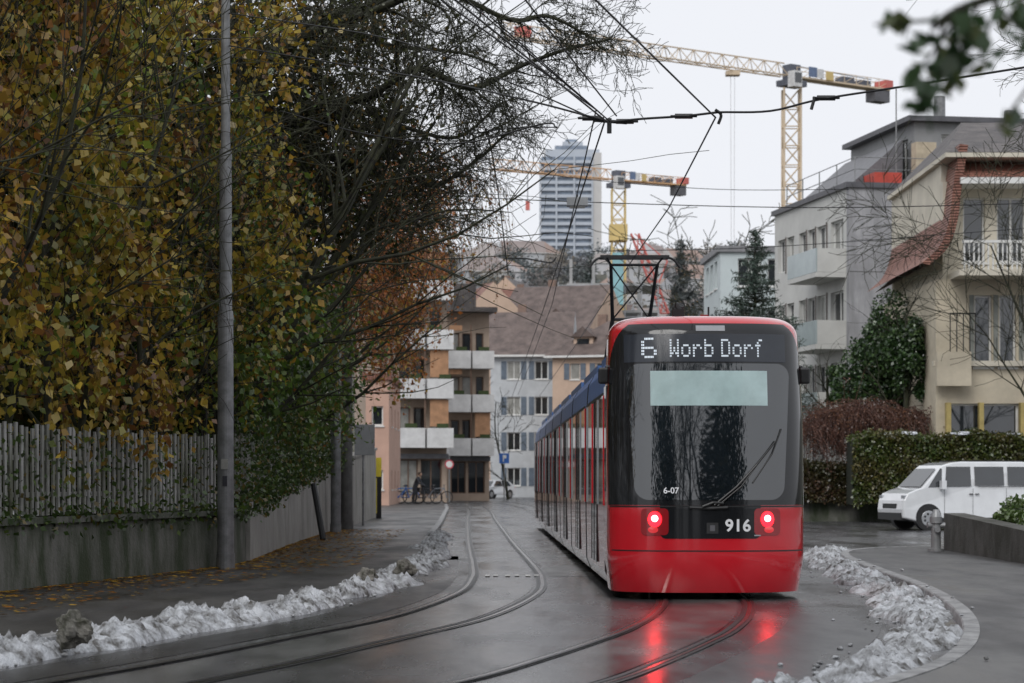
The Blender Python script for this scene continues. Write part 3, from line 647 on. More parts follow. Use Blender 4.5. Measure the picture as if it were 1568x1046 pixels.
# ------------------------------------------------------------------ building helpers
def wall_open(mb,T,x0,x1,z0,z1,th,ops,m,glass=None,frame=FRAMEW,sill=True,mull=True):
    xs=sorted({x0,x1}|{o[0] for o in ops}|{o[1] for o in ops}); zz=sorted({z0,z1}|{o[2] for o in ops}|{o[3] for o in ops})
    xs=[x for x in xs if x0<=x<=x1]; zz=[z for z in zz if z0<=z<=z1]
    for i in range(len(zz)-1):
        run=None
        for j in range(len(xs)-1):
            cx=(xs[j]+xs[j+1])/2;cz=(zz[i]+zz[i+1])/2
            op=any(o[0]<cx<o[1] and o[2]<cz<o[3] for o in ops)
            if not op:
                if run is None: run=xs[j]
            if op and run is not None: mb.box(run,xs[j],0,th,zz[i],zz[i+1],m,T); run=None
        if run is not None: mb.box(run,xs[-1],0,th,zz[i],zz[i+1],m,T)
    for o in ops:
        a,b,c,d=o[:4]; g=glass or random.choice([GLASSD,GLASSD,GLASSC]); dp=min(.16,th*.6)
        mb.box(a,b,dp+.05,dp+.08,c,d,g,T); f=.07
        mb.box(a,a+f,dp,dp+.048,c,d,frame,T); mb.box(b-f,b,dp,dp+.048,c,d,frame,T); mb.box(a+f,b-f,dp,dp+.048,c,c+f,frame,T); mb.box(a+f,b-f,dp,dp+.048,d-f,d,frame,T)
        if mull and b-a>.9: mb.box((a+b)/2-.035,(a+b)/2+.035,dp+.002,dp+.046,c+f,d-f,frame,T)
        if sill: mb.box(a-.06,b+.06,-.07,-.002,c-.08,c-.003,frame,T)
def wins(w,z0,floors,fh,cols,ww,wh,sill=.95,marg=.8):
    o=[]
    for f in range(floors):
        for c in range(cols):
            cx=marg+(w-2*marg)*(c+.5)/cols; z=z0+f*fh+sill; o.append((cx-ww/2,cx+ww/2,z,z+wh))
    return o
def house(name,x,y,z0,yaw,w,d,h,wallm,roofm,kind='gable',rise=3,fc=3,sc_=3,floors=None,ww=1.0,wh=1.35,oh=.5,shut=None,chim=True,axis='x',dormer=False):
    T=Matrix.Translation((x,y,z0))@Matrix.Rotation(yaw,4,'Z'); e=empty(name)
    floors=floors or max(1,int(h/2.9)); fh=h/floors
    mb=MB(); of=wins(w,0,floors,fh,fc,ww,wh); os_=wins(d-.3,0,floors,fh,sc_,ww,wh)
    wall_open(mb,T,0,w,0,h,.3,of,wallm); wall_open(mb,T@Matrix.Translation((0,d,0))@Matrix.Rotation(-math.pi/2,4,'Z'),0,d-.3,0,h,.3,os_,wallm)
    wall_open(mb,T@Matrix.Translation((w,.3,0))@Matrix.Rotation(math.pi/2,4,'Z'),0,d-.3,0,h,.3,os_,wallm); mb.box(.3,w-.3,d-.3,d-.002,0,h,wallm,T)
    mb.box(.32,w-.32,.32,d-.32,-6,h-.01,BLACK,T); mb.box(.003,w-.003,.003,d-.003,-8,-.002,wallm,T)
    if shut:
        for a,b,c,dd in of:
            mb.box(a-.5,a-.06,-.05,-.004,c,dd,shut,T); mb.box(b+.06,b+.5,-.05,-.004,c,dd,shut,T)
    mb.obj('walls',e)
    mb=MB(); a,b,c,dd=-oh,w+oh,-oh,d+oh; k=h-.15
    if kind=='flat': mb.box(a,b,c,dd,h+.002,h+.35,roofm,T)
    else:
        if kind=='hip':
            r=min(w,d)/2*.9; top=[(a+r,(c+dd)/2,h+rise),(b-r,(c+dd)/2,h+rise)] if w>=d else [((a+b)/2,c+r,h+rise),((a+b)/2,dd-r,h+rise)]
        elif axis=='x': top=[(a,(c+dd)/2,h+rise),(b,(c+dd)/2,h+rise)]
        else: top=[((a+b)/2,c,h+rise),((a+b)/2,dd,h+rise)]
        V=[(a,c,k),(b,c,k),(b,dd,k),(a,dd,k),(a,c,k+.16),(b,c,k+.16),(b,dd,k+.16),(a,dd,k+.16)]+top
        fs=[(3,2,1,0),(0,1,5,4),(1,2,6,5),(2,3,7,6),(3,0,4,7)]
        if (kind=='hip' and w>=d) or (kind=='gable' and axis=='x'): slopes=[(4,5,9,8),(6,7,8,9)]; ends=[(5,6,9),(7,4,8)]
        else: slopes=[(5,6,9,8),(7,4,8,9)]; ends=[(4,5,8),(6,7,9)]
        mb.add(V,fs,FRAMEW,T); mb.add(V,slopes,roofm,T); mb.add(V,ends,roofm if kind=='hip' else wallm,T)
        if chim: mb.box(w*.3,w*.3+.7,d*.55,d*.55+.7,h+rise*.3,h+rise+.7,M('chimney_brick',(.22,.15,.12),.8),T)
        if dormer:
            for u in (w*.3,w*.66):
                mb.box(u-.8,u+.8,.6,d*.4,h,h+1.6,wallm,T); mb.box(u-.5,u+.5,.55,.597,h+.5,h+1.4,GLASSD,T)
                mb.add([(u-1,.3,h+1.55),(u+1,.3,h+1.55),(u+1,d*.5,h+1.55),(u-1,d*.5,h+1.55),(u,.3,h+2.4),(u,d*.5,h+2.4)],[(0,1,4),(1,2,5,4),(3,0,4,5),(0,3,2,1)],roofm,T)
    mb.obj('roof',e); return e,T
ROOFB=tile_mat('roof_tiles_brown',(.11,.08,.072),(.18,.135,.12)); ROOFR=tile_mat('roof_tiles_red',(.22,.09,.065),(.3,.14,.1)); ROOFD=tile_mat('roof_tiles_dark',(.075,.068,.068),(.13,.115,.11))
FLATG=M('flat_roof_grey',(.2,.2,.21))
# grey concrete apartment building (right)
GC=stained('grey_concrete_facade',(.34,.34,.355),(.25,.25,.26)); GL=M('light_facade',(.52,.52,.5),.75,0,.08,.8)
e=empty('concrete_apartment_building'); yaw=math.radians(10.2); T=Matrix.Translation((14.0,95,0))@Matrix.Rotation(yaw,4,'Z'); mb=MB(); DEP=10.6
wall_open(mb,T,0,13,0,13.6,.3,[],GC); TL_=T@Matrix.Translation((0,DEP,0))@Matrix.Rotation(-math.pi/2,4,'Z')
ops=[]
for fl in range(4):
    zb=1.3+fl*3.0
    for a,b in((.5,1.6),(1.9,3.0),(3.7,4.7),(5.0,6.0),(6.3,7.6),(8.2,9.9)): ops.append((a,b,zb+(.0 if a>6 else .6),zb+2.1))
wall_open(mb,TL_,0,DEP-.3,0,13.6,.3,ops,GL,glass=None,frame=FRAMEW,sill=False)
mb.box(.3,13,.3,DEP,0,13.5,GC,T); mb.box(-.15,13.1,-.12,DEP+.1,13.6,13.82,M('roof_edge_metal',(.1,.1,.11),.5,.3),T)
for k in range(1,4): mb.box(0.02,12.9,-.012,-.001,1.1+k*3.0,1.13+k*3.0,M('joint_dark',(.14,.14,.14),.9),T)
for fl in(0,1,2,3):
    zb=1.3+fl*3.0
    for u in(1.7,4.8,6.1,7.65): mb.box(u,u+.12,-.03,-.002,zb+.5,zb+2.15,M('window_surround_brown',(.12,.1,.09),.6),TL_)
for fl in(1,2,3):
    zb=1.3+fl*3.0-.25
    for u0,u1 in((6.2,10.2),(-.6,2.6)):
        if u0<0 and fl==3: continue
        mb.box(u0,u1,-1.3,-.003,zb-.15,zb+.05,GL,TL_); mb.box(u0,u1,-1.3,-1.24,zb+.06,zb+1.05,M('balcony_glass_panel',(.34,.4,.41),.15,0,.1,1),TL_)
        for u in(u0,u1-.06): mb.box(u,u+.06,-1.238,-.003,zb+.06,zb+1.05,GL,TL_)
mb.obj('main_block',e)
mb=MB(); T2=T@Matrix.Translation((3.6,2.0,13.83)); PH=M('penthouse_grey',(.24,.245,.25),.6,0,.12,1)
wall_open(mb,T2,0,9,0,2.9,.3,[(1.2,2.6,.5,2.4),(3.4,5.4,.2,2.4)],PH); wall_open(mb,T2@Matrix.Translation((0,8.4,0))@Matrix.Rotation(-math.pi/2,4,'Z'),0,8.1,0,2.9,.3,[(1+i*2.5,2.6+i*2.5,.5,2.3) for i in range(3)],PH)
mb.box(.3,9,.3,8.4,0,2.85,PH,T2); mb.box(-.4,9.2,-.4,8.5,2.9,3.12,M('roof_edge_metal',(.1,.1,.11)),T2)
mb.add([(-3.0,8,0),(-.42,8,0),(-.42,8,2.2),(-3.0,0.3,0),(-.42,.3,0),(-.42,.3,2.2)],[(0,1,2),(5,4,3),(0,2,5,3),(1,4,5,2)],M('stair_roof_dark',(.13,.13,.14),.5),T2)
mb.box(-2.2,-1.0,-1.2,.2,.05,.55,M('red_tarpaulin',(.45,.06,.04),.6),T2)
mb.box(-.3,.6,-1.0,-.42,0,1.9,M('beige_cover',(.45,.38,.28),.8),T2)
for k in range(5): mb.cyl((-3.2,-1.6+k*2.4,0),(-3.2,-1.6+k*2.4,1.1),.025,.025,GALV,6,T2)
for z in(.6,1.1): mb.cyl((-3.2,-1.6,z),(-3.2,8,z),.02,.02,GALV,6,T2); mb.cyl((-3.2,-1.6,z),(8,-1.6,z),.02,.02,GALV,6,T2)
mb.cyl((1.5,1,3),(1.5,1,4.2),.25,.25,GALV,10,T2); mb.cyl((-1,-.5,0),(-1,-.5,4.2),.03,.03,GALV,6,T2); mb.cyl((5.5,3,3),(5.5,3,4.0),.2,.2,GALV,10,T2)
mb.obj('penthouse',e)
house('white_apartment_building',X(1103,132),132,0,math.radians(2),12,8,14.6,M('pale_facade',(.5,.56,.57),.6,0,.06,.6),FLATG,'flat',0,6,3,5,1.3,1.6,oh=.2)
# villa right
e=empty('cream_villa'); CR=M('cream_render',(.54,.48,.37),.8,0,.14,.9); CRL=M('cream_light',(.58,.54,.45),.8,0,.12,.9); VY=78.0; mb=MB()
def px2(a,b,c,d): return (X(a,VY),X(b,VY),Z(d,VY),Z(c,VY))
T=Matrix.Translation((0,VY,0))
wall_open(mb,T,X(1433,VY),X(1720,VY),2.2,Z(428,VY),.35,[px2(1492,1519,452,562),px2(1530,1556,452,562),px2(1568,1596,452,562),px2(1452,1560,618,668),px2(1600,1700,600,668)],CR,GLASSD)
wall_open(mb,T@Matrix.Translation((0,.4,0)),X(1447,VY),X(1720,VY),Z(427.5,VY),Z(276,VY),.35,[px2(1478,1512,300,400),px2(1530,1575,300,400)],CRL,GLASSD)
mb.box(X(1433,VY)+.01,X(1720,VY),VY+.36,VY+11,1.5,Z(428.5,VY),CR); mb.box(X(1447,VY)+.01,X(1720,VY),VY+.76,VY+11,Z(428,VY),Z(285,VY)+1,CRL)
mb.box(X(1427,VY),X(1720,VY),VY-.25,VY-.003,Z(561,VY),Z(553,VY),CRL); mb.box(X(1430,VY),X(1482,VY),VY-.6,VY-.26,Z(592,VY),Z(540,VY),CR)
for a in(1447,1497,1560): mb.box(X(a,VY),X(a+7,VY),VY-.3,VY-.01,Z(668,VY),Z(617,VY),M('yellow_post',(.42,.33,.12),.6))
for a in(1484,1521,1560,1598): mb.box(X(a,VY),X(a+7,VY),VY-.06,VY-.004,Z(562,VY),Z(452,VY),M('shutter_grey_green',(.2,.21,.19),.6))
mb.obj('walls',e)
mb=MB()
mb.box(X(1455,VY),X(1720,VY),VY-1.6,VY+.38,Z(428,VY),Z(419,VY),CRL)
x=X(1462,VY)
while x<X(1700,VY): mb.box(x,x+.05,VY-1.55,VY-1.5,Z(419,VY),Z(379,VY),FRAMEW); x+=.16
mb.box(X(1460,VY),X(1700,VY),VY-1.58,VY-1.47,Z(379,VY),Z(375,VY),FRAMEW)
for a in(1450,1460,1470,1480,1488): mb.cyl((X(a,VY),VY-.58,Z(552,VY)),(X(a,VY),VY-.58,Z(482,VY)),.02,.02,BLACK,6)
mb.cyl((X(1449,VY),VY-.58,Z(482,VY)),(X(1489,VY),VY-.58,Z(482,VY)),.03,.03,BLACK,6)
mb.obj('balconies',e)
mb=MB()
fl=crm([Vector((X(a,VY),0,Z(b,VY))) for a,b in((1462,226),(1452,290),(1446,340),(1432,380),(1404,407))],6)
rows=[[(p.x,VY-.9,p.z),(p.x,VY+11,p.z)] for p in fl]; mb.grid(rows,ROOFR); rows=[[(p.x+.28,VY-.9,p.z-.05),(p.x+.28,VY+11,p.z-.05)] for p in fl]; mb.grid(rows,CRL,flip=True)
rows=[[(p.x,VY-.9,p.z),(p.x+.28,VY-.9,p.z-.05)] for p in fl]; mb.grid(rows,ROOFR,flip=True)
x0,x1=X(1462,VY),X(1720,VY)
mb.add([(x0,VY-1.0,Z(277,VY)),(x1,VY-1.0,Z(277,VY)),(x1,VY+1.2,Z(225,VY)),(x0,VY+1.2,Z(225,VY))],[(0,1,2,3)],ROOFR)
mb.box(x0,x1,VY-1.05,VY+.4,Z(287,VY),Z(277.5,VY),FRAMEW)
RZ=Z(188,VY+5); zb=Z(233,VY-1)
mb.add([(x0-.5,VY-1,zb),(x1,VY-1,zb),(x1,VY+5,RZ),(x0+1.2,VY+5,RZ),(x0-.5,VY+11,zb)],[(0,1,2,3),(0,3,4)],ROOFD)
mb.box(x0-.5,x1,VY-.99,VY+11,zb-.16,zb-.01,CRL)
mb.obj('roof',e)
# ------------------------------------------------------------------ apartment blocks left of the street
PINKB=M('beige_brown_render',(.36,.28,.22),.8,0,.12,.8); BALW=M('balcony_white',(.62,.62,.62),.6,0,.12,1.6); AWN=M('shutter_brown',(.16,.1,.07),.6,0,.2,2)
def bal_block(name,x0,x1,Y,yaw,top,floors,fh,zf0,dep=14,roof=ROOFD):
    e=empty(name); w=x1-x0; T=Matrix.Translation((x0,Y,0))@Matrix.Rotation(yaw,4,'Z'); mb=MB(); ops=[]
    for f in range(floors):
        z=zf0+f*fh
        ops+= [(.3,w*.3,z+.1,z+2.3),(w*.36,w*.6,z+.9,z+2.3),(w*.68,w-.4,z+.1,z+2.3)]
    ops+=[(.3,w*.45,.5,2.7),(w*.5,w-.3,.5,2.7)]
    wall_open(mb,T,0,w,0,top,.3,ops,PINKB,None,AWN,False)
    wall_open(mb,T@Matrix.Translation((w,.3,0))@Matrix.Rotation(math.pi/2,4,'Z'),0,dep,0,top,.3,[(2+i*3,3.2+i*3,zf0+f*fh+.9,zf0+f*fh+2.2) for i in range(3) for f in range(floors)],PINKB)
    mb.box(.0,w-.3,.31,dep,0,top-.01,PINKB,T); mb.obj('walls',e)
    mb=MB()
    for f in range(floors):
        z=zf0+f*fh
        for a,b in((-.1,w*.49),(w*.53,w+.1)):
            mb.box(a,b,-1.5,-.003,z-.2,z,BALW,T); mb.box(a,b,-1.5,-1.42,z+.003,z+1.0,BALW,T)
            for u in(a,b-.07): mb.box(u,u+.07,-1.418,-.003,z+.003,z+1.0,BALW,T)
            g=random.uniform(.2,.9); mb.box(a+g,a+g+.7,-1.35,-1.0,z+1.0,z+1.28,M('balcony_plants',(.04,.06,.02),.9),T)
        mb.cyl((w*.5,-1.3,z+1),(w*.5,-1.3,z+fh-.2),.05,.05,AWN,6,T)
        if random.random()<.7: mb.box(w*.02,w*.3,-1.2,-.9,z+fh-.6,z+fh-.25,M('awning_fabric',(.4,.22,.12),.7),T)
        if random.random()<.5: mb.box(w*.6,w*.95,-1.25,-1.2,z+1.1,z+fh-.25,M('awning_fabric',(.4,.22,.12),.7),T)
    mb.box(-.3,w+.3,-1.7,dep,top,top+.3,roof,T); mb.box(.6,w-.6,2,dep-2,top+.3,top+2.2,ROOFD,T)
    mb.box(0,w,-.5,-.003,2.75,3.05,M('shop_fascia',(.12,.12,.13),.5),T)
    mb.obj('balconies_and_roof',e)
bal_block('balcony_apartment_building',X(604,140),X(686,140),140,math.radians(14),14.2,4,3.0,3.6)
bal_block('balcony_apartment_building',X(684,158),X(750,158),158,math.radians(10),13.0,3,3.0,3.3)
PK=M('pink_render',(.5,.32,.25),.8,0,.08,1); house('pink_house',X(560,118),118,0,0,1.2,12,6.6,PK,ROOFR,'flat',0,1,3,2,.6,1.0,oh=.15)
SH=M('white_shingles',(.48,.5,.52),.6,0,.1,1.5,.3,12); BS=M('blue_shutter',(.11,.14,.18),.6); PEACH=M('peach_render',(.52,.38,.29),.8,0,.08,1)
house('shingled_house',X(751,190),190,0,math.radians(-5),6.2,9,11.8,SH,ROOFB,'gable',3.9,2,4,4,1.1,1.5,.6,BS,axis='x')
house('peach_house',X(846,184),184,0,math.radians(-16),8,10,11.4,PEACH,ROOFB,'hip',3.0,3,4,4,.8,1.3,.6,BS,dormer=True)
house('gabled_house',X(706,215),215,0,math.radians(12),6,12,16.3,PEACH,ROOFR,'gable',3.8,2,3,5,.9,1.4,.6,axis='y')
house('brown_roof_house',X(762,222),222,2,math.radians(-22),9,12,13.6,PEACH,ROOFB,'gable',5,3,3,4,.9,1.4,.6,axis='x',dormer=True)
house('terraced_house',X(826,236),236,2,math.radians(22),7,10,13.5,PEACH,ROOFR,'gable',3.8,3,3,4,axis='y')
house('terraced_house',X(690,250),250,2,math.radians(-8),9,10,16.5,SH,ROOFR,'hip',4.2,3,3,5)
house('terraced_house',X(780,270),270,4,math.radians(16),9,10,16,SH,ROOFR,'gable',4.4,3,3,4,axis='x',dormer=True)
house('terraced_house',X(722,285),285,4,math.radians(-15),9,10,18,PEACH,ROOFD,'gable',4.6,4,3,5,axis='y')
house('terraced_house',X(835,300),300,5,math.radians(-20),10,10,15,SH,ROOFB,'gable',4.6,4,3,5,axis='x')
house('flat_roofed_block',X(700,330),330,5,0,14,12,24,M('pale_blue_facade',(.45,.5,.52),.6),FLATG,'flat',0,6,3,8,1.4,1.4)
house('office_block',X(860,340),340,5,0,22,12,20,M('haze_grey_facade',(.4,.42,.44),.6),FLATG,'flat',0,9,3,6,1.5,1.4)
hm=[M('haze_wall_%d'%i,c,.8,0,.05,.3) for i,c in enumerate([(.48,.47,.46),(.44,.4,.37),(.5,.5,.52),(.42,.43,.45)])]  # distance haze put into these wall colours and the roof colours below
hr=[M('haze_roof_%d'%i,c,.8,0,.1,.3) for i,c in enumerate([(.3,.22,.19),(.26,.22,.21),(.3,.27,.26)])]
random.seed(21)
for i in range(46):
    y=random.uniform(330,880); x=X(random.uniform(690,1120),y); z=hill(x,y)-1
    if abs(x-X(875,900))<20 and y>820: continue
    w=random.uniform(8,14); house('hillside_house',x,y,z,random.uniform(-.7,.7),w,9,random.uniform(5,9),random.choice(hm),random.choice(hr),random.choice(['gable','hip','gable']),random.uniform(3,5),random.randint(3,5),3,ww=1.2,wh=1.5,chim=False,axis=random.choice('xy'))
HL=leaf_mat('hazy_leaf',.1,0); PP=[];CC=[]
for i in range(330):
    y=random.uniform(300,930); x=X(random.uniform(640,1560),y); z=hill(x,y); r=random.uniform(2.5,5.5); n=380
    d=rng.normal(size=(n,3)); d=nrm(d)*(rng.random((n,1))**.5)*np.array([r,r,r*1.2]); PP.append(d+np.array([x,y,z+r*1.1]))
    f=min(1,(y-200)/700); b=np.array(random.choice([(.06,.065,.045),(.11,.08,.055),(.09,.075,.065),(.04,.06,.045),(.17,.12,.05)])); c=b*(1-f*.6)+np.array([.27,.29,.32])*f*.6  # leaf colour blends to pale blue-grey with distance, painted haze
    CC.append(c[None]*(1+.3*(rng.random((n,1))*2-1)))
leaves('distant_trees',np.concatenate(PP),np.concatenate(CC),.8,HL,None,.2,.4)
# ------------------------------------------------------------------ tower block
e=empty('tower_block'); TY=900.; TW=M('tower_balcony_band',(.45,.49,.55),.7,0,.06,.2); TD=M('tower_windows',(.19,.23,.29),.3,0,.3,.3); TB=M('tower_side_beige',(.54,.53,.52),.8,0,.05,.2); mb=MB()  # tower tones lightened and blued, distance haze put into the colour
x0,x1,x2=X(829,TY),X(908,TY),X(921,TY); z0=Z(440,TY); z1=Z(240,TY)
mb.box(x0,x1,TY,TY+18,z0,z1,TD); mb.box(x1+.01,x2,TY-.8,TY+17,z0,z1+1.5,TB); nfl=19; fh=(z1-z0)/nfl
for i in range(nfl):
    z=z0+i*fh
    for a,b in((x0-.4,x0+5.6),(x0+6.3,x0+12.6),(x0+13.4,x1-.6)): mb.box(a,b,TY-1.1,TY-.01,z,z+fh*.45,TW)
for a in(x0+5.9,x0+12.9,x1-.3): mb.box(a-.35,a+.35,TY-1.3,TY-1.11,z0,z1,TW)
mb.box(x0-.6,x0-.41,TY-1.3,TY+18,z0,z1,TW)
mb.box(X(836,TY),X(918,TY),TY+1,TY+16,z1+.01,z1+3,TW); mb.box(X(850,TY),X(900,TY),TY+3,TY+13,z1+3.01,z1+4.8,TD); mb.box(X(862,TY),X(893,TY),TY+4,TY+12,z1+4.81,z1+6.5,TW); mb.box(X(866,TY),X(884,TY),TY+5,TY+11,z1+6.51,z1+7.6,TD)
mb.obj('tower_body',e)
# ------------------------------------------------------------------ construction site
e=empty('building_under_construction'); mb=MB(); CY=262.; CG=M('raw_concrete',(.36,.36,.36),.8,0,.1,.5)
xa,xb=X(868,CY),X(1010,CY)
for i in range(8):
    z=2+i*3.1; mb.box(xa,xb,CY,CY+12,z,z+.3,CG)
    k=xa+.3
    while k<xb: mb.box(k,k+.35,CY+.3,CY+.65,z+.301,z+3.09,CG); k+=2.6
mb.obj('concrete_frame',e)
mb=MB(); SCF=M('scaffold_steel',(.38,.39,.41),.5,.4)
k=xa-1
while k<xb+1:
    mb.cyl((k,CY-1.6,0),(k,CY-1.6,Z(432,CY)+random.uniform(-1,1.5)),.06,.06,SCF,5); mb.cyl((k,CY-.6,0),(k,CY-.6,Z(432,CY)),.06,.06,SCF,5); k+=1.9
for i in range(13): mb.cyl((xa-1,CY-1.6,2+i*1.8),(xb+1,CY-1.6,2+i*1.8),.05,.05,SCF,5)
NET=M('teal_net',(.1,.32,.33),.8,0,.2,.8)
rows=[[(X(893+ i*6,CY),CY-1.9+.15*math.sin(i*1.3+j),Z(532-j*6,CY)) for i in range(20)] for j in range(7)]; mb.grid(rows,NET)
mb.box(X(936,CY),X(952,CY),CY-4,CY-2.2,Z(470,CY),Z(392,CY),M('teal_sheet',(.25,.46,.5),.6,0,.15,.6))
mb.obj('scaffolding',e)
# ------------------------------------------------------------------ cranes
CY1=M('crane_cream_yellow',(.6,.48,.34),.5,0,.1,.3); CYE=M('crane_yellow',(.6,.45,.18),.5,0,.1,.3); CRED=M('crane_red',(.55,.14,.12),.5,0,.1,.3); CBL=M('crane_blue',(.12,.17,.28),.5); CWH=M('crane_white',(.6,.6,.6),.5); CDK=M('crane_dark',(.1,.11,.14),.5); CORG=M('crane_orange',(.6,.36,.18),.5)
def lattice(mb,p0,p1,w,h,m,bay,r,tri=False):
    p0=Vector(p0);p1=Vector(p1);a=(p1-p0).normalized(); L=(p1-p0).length
    u=a.cross(Vector((0,0,1))) if abs(a.z)<.9 else Vector((1,0,0)); u.normalize(); v=u.cross(a).normalized()
    C=[u*w/2,-u*w/2,v*h] if tri else [u*w/2+v*h/2,-u*w/2+v*h/2,-u*w/2-v*h/2,u*w/2-v*h/2]
    n=max(1,int(L/bay))
    for c in C: mb.cyl(p0+c,p1+c,r,r,m,5)
    for i in range(n):
        q0=p0+a*L*i/n;q1=p0+a*L*(i+1)/n; qm=(q0+q1)/2
        for k in range(len(C)):
            c,d=C[k],C[(k+1)%len(C)]
            if tri and k>0:
                t,bm=(C[2],C[1] if k==1 else C[0]); mb.cyl(q0+bm,qm+t,r*.6,r*.6,m,4); mb.cyl(qm+t,q1+bm,r*.6,r*.6,m,4)
            else:
                mb.cyl(q0+(c if i%2 else d),q1+(d if i%2 else c),r*.6,r*.6,m,4); mb.cyl(q0+c,q0+d,r*.5,r*.5,m,4)
def crane(name,mx_,my,zj,zb,tip,back,s,mj,mm,extras):
    e=empty(name); mb=MB(); lattice(mb,(mx_,my,zb),(mx_,my,zj-1.2*s),1.7*s,1.7*s,mm,1.9*s,.12*s); mb.obj('mast',e)
    mb=MB(); d=(Vector((back[0],back[1],0))-Vector((tip[0],tip[1],0))).normalized(); c=Vector((mx_,my,0))
    t=Vector((tip[0],tip[1],zj)); b=Vector((back[0],back[1],zj)); lattice(mb,c+Vector((0,0,zj))-d*1.0,t,1.2*s,1.3*s,mj,1.8*s,.075*s,True)
    mb.obj('jib',e); mb=MB()
    ang=math.atan2(d.y,d.x); T=Matrix.Translation((mx_,my,zj))@Matrix.Rotation(ang,4,'Z')@Matrix.Scale(s,4); Lb=(b-c-Vector((0,0,zj))).length/s
    mb.box(-1.3,1.3,-.9,.9,-1.0,-.4,CDK,T); mb.box(-1.4,-.3,-1.9,-.95,-1.3,.3,CWH,T); mb.box(-1.3,-.4,-1.93,-1.905,-.9,.1,GLASSD,T)
    mb.box(-.7,.7,-.6,.6,-.38,1.2,CDK,T); mb.box(0,Lb,-.8,.8,-.15,.02,mj,T)
    for y in(-.8,.8):
        mb.cyl((0,y,.9),(Lb,y,.9),.04,.04,mj,5,T)
        for k in range(8): mb.cyl((Lb*k/8,y,0),(Lb*k/8,y,.9),.035,.035,mj,5,T); mb.cyl((Lb*k/8,y,0),(Lb*(k+1)/8,y,.9),.03,.03,mj,5,T)
    mb.box(Lb*.12,Lb*.2,-.95,-.82,.1,1.1,CBL,T); mb.box(Lb*.2,Lb*.27,-.95,-.82,.1,1.0,CWH,T); mb.box(Lb*.3,Lb*.37,-.95,-.82,.0,.9,CYE,T)
    mb.box(Lb*.84,Lb,-.7,.7,-1.4,-.16,GREY,T); mb.box(Lb*.95,Lb+.3,-.9,.9,.06,.9,CRED,T); mb.box(Lb*.5,Lb*.62,-.6,.6,.06,.7,CDK,T); mb.box(Lb*.7,Lb*.8,-.6,.6,.06,.6,CDK,T)
    mb.cyl((0,0,1.2),(Lb*.85,0,.9),.05,.05,CDK,5,T)
    mb.obj('slewing_unit_and_counter_jib',e); return e,d
e,d=crane('tower_crane',28.5,233.,Z(118,233),0,(-1,211.5),(39.3,240.9),1.0,CY1,CY1,CORG)
mb=MB(); p=Vector((28.5,233,Z(118,233)))-d*8; mb.box(p.x-.7,p.x+.7,p.y-.6,p.y+.6,p.z-.7,p.z-.3,CY1)
for o in(-.2,.2): mb.cyl((p.x+o,p.y,p.z-.7),(p.x+o*.3,p.y,2),.02,.02,M('crane_cable',(.4,.4,.4),.5),4)
mb.box(.2,1.8,212.8,213.2,Z(57,213),Z(41,213),CRED); mb.obj('trolley_and_hook',e)
e,d=crane('tower_crane',X(947,280),280.,Z(276,280),0,(X(752,272),270.),(X(1052,284),284.),.95,CORG,CYE,CYE)
mb=MB(); x=X(947,279); mb.box(x-1.1,x+1.1,278.6,281.2,Z(370,280),Z(345,280),CYE); x=X(808,273)
mb.cyl((x,273,Z(268,273)),(x,273,Z(308,273)),.05,.05,CDK,4); mb.box(x-.25,x+.25,272.8,273.2,Z(322,273),Z(308,273),CRED); mb.obj('hook_and_panel',e)
e=empty('luffing_crane'); mb=MB(); lattice(mb,wp(1018,480,300),wp(972,358,300),1.0,1.0,CRED,2.2,.12); mb.cyl(wp(972,358,300),wp(1022,400,300),.08,.08,CRED); mb.cyl(wp(1022,400,300),wp(1006,440,300),.12,.12,CRED); mb.obj('jib',e)
# ------------------------------------------------------------------ right side vegetation and walls
mb=MB(); rows=[(5.0,80.5),(11.5,79.5),(16,78.2),(40,76)]
for (a,b),(c,d_) in zip(rows[:-1],rows[1:]):
    mb.add([(a,b,0),(c,d_,0),(c,d_,.75),(a,b,.75),(a,b+.3,.75),(c,d_+.3,.75)],[(0,1,2,3),(3,2,5,4)],CONCW)
mb.obj('retaining_wall')
mb=MB(); mb.grid([[(4,80.7,.7),(16,78.4,.7),(50,75.9,.7)],[(4,100,1.5),(16,100,1.8),(50,100,1.8)],[(4,128,1.5),(16,128,2),(50,128,2)]],GRD,flip=False); mb.obj('garden_terrain')
def hedge(name,x0,x1,y,dep,z0,z1,cols,n,size=.09):
    e=empty(name); u=rng.random(n); face=rng.random(n); P=np.zeros((n,3)); P[:,0]=x0+(x1-x0)*u
    top=face<.3; P[:,1]=np.where(top,y+dep*rng.random(n),y+rng.normal(size=n)*.07+.05); P[:,2]=np.where(top,z1+rng.normal(size=n)*.07,z0+(z1-z0)*rng.random(n))
    P[:,2]+=.07*np.sin(P[:,0]*2.1)+.04*np.sin(P[:,0]*5.3); leaves('foliage',P,palette(n,cols,[1]*len(cols),P,1.5,.35),size,LEAFG,e,.2)
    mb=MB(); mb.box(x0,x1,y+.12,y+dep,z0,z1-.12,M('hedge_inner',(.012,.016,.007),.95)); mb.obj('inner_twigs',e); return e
e=hedge('green_hedge',X(1308,77),X(1640,77),77.2,1.6,.6,Z(668,77),[(.05,.085,.016),(.08,.1,.02),(.07,.065,.02),(.12,.1,.025)],30000,.1)
for k in range(11):
    x=X(random.uniform(1345,1570),77); mb=MB(); lump(mb,(x,77.4+random.random()*.4,Z(664,77)),random.uniform(.12,.3),CLSNOW,k+.3,.3,8); mb.obj('snow_patch',e)
hedge('dark_hedge',X(1225,79),X(1318,79),79.2,1.2,.7,Z(712,79),[(.04,.045,.016),(.06,.05,.02),(.08,.045,.025)],9000,.1)
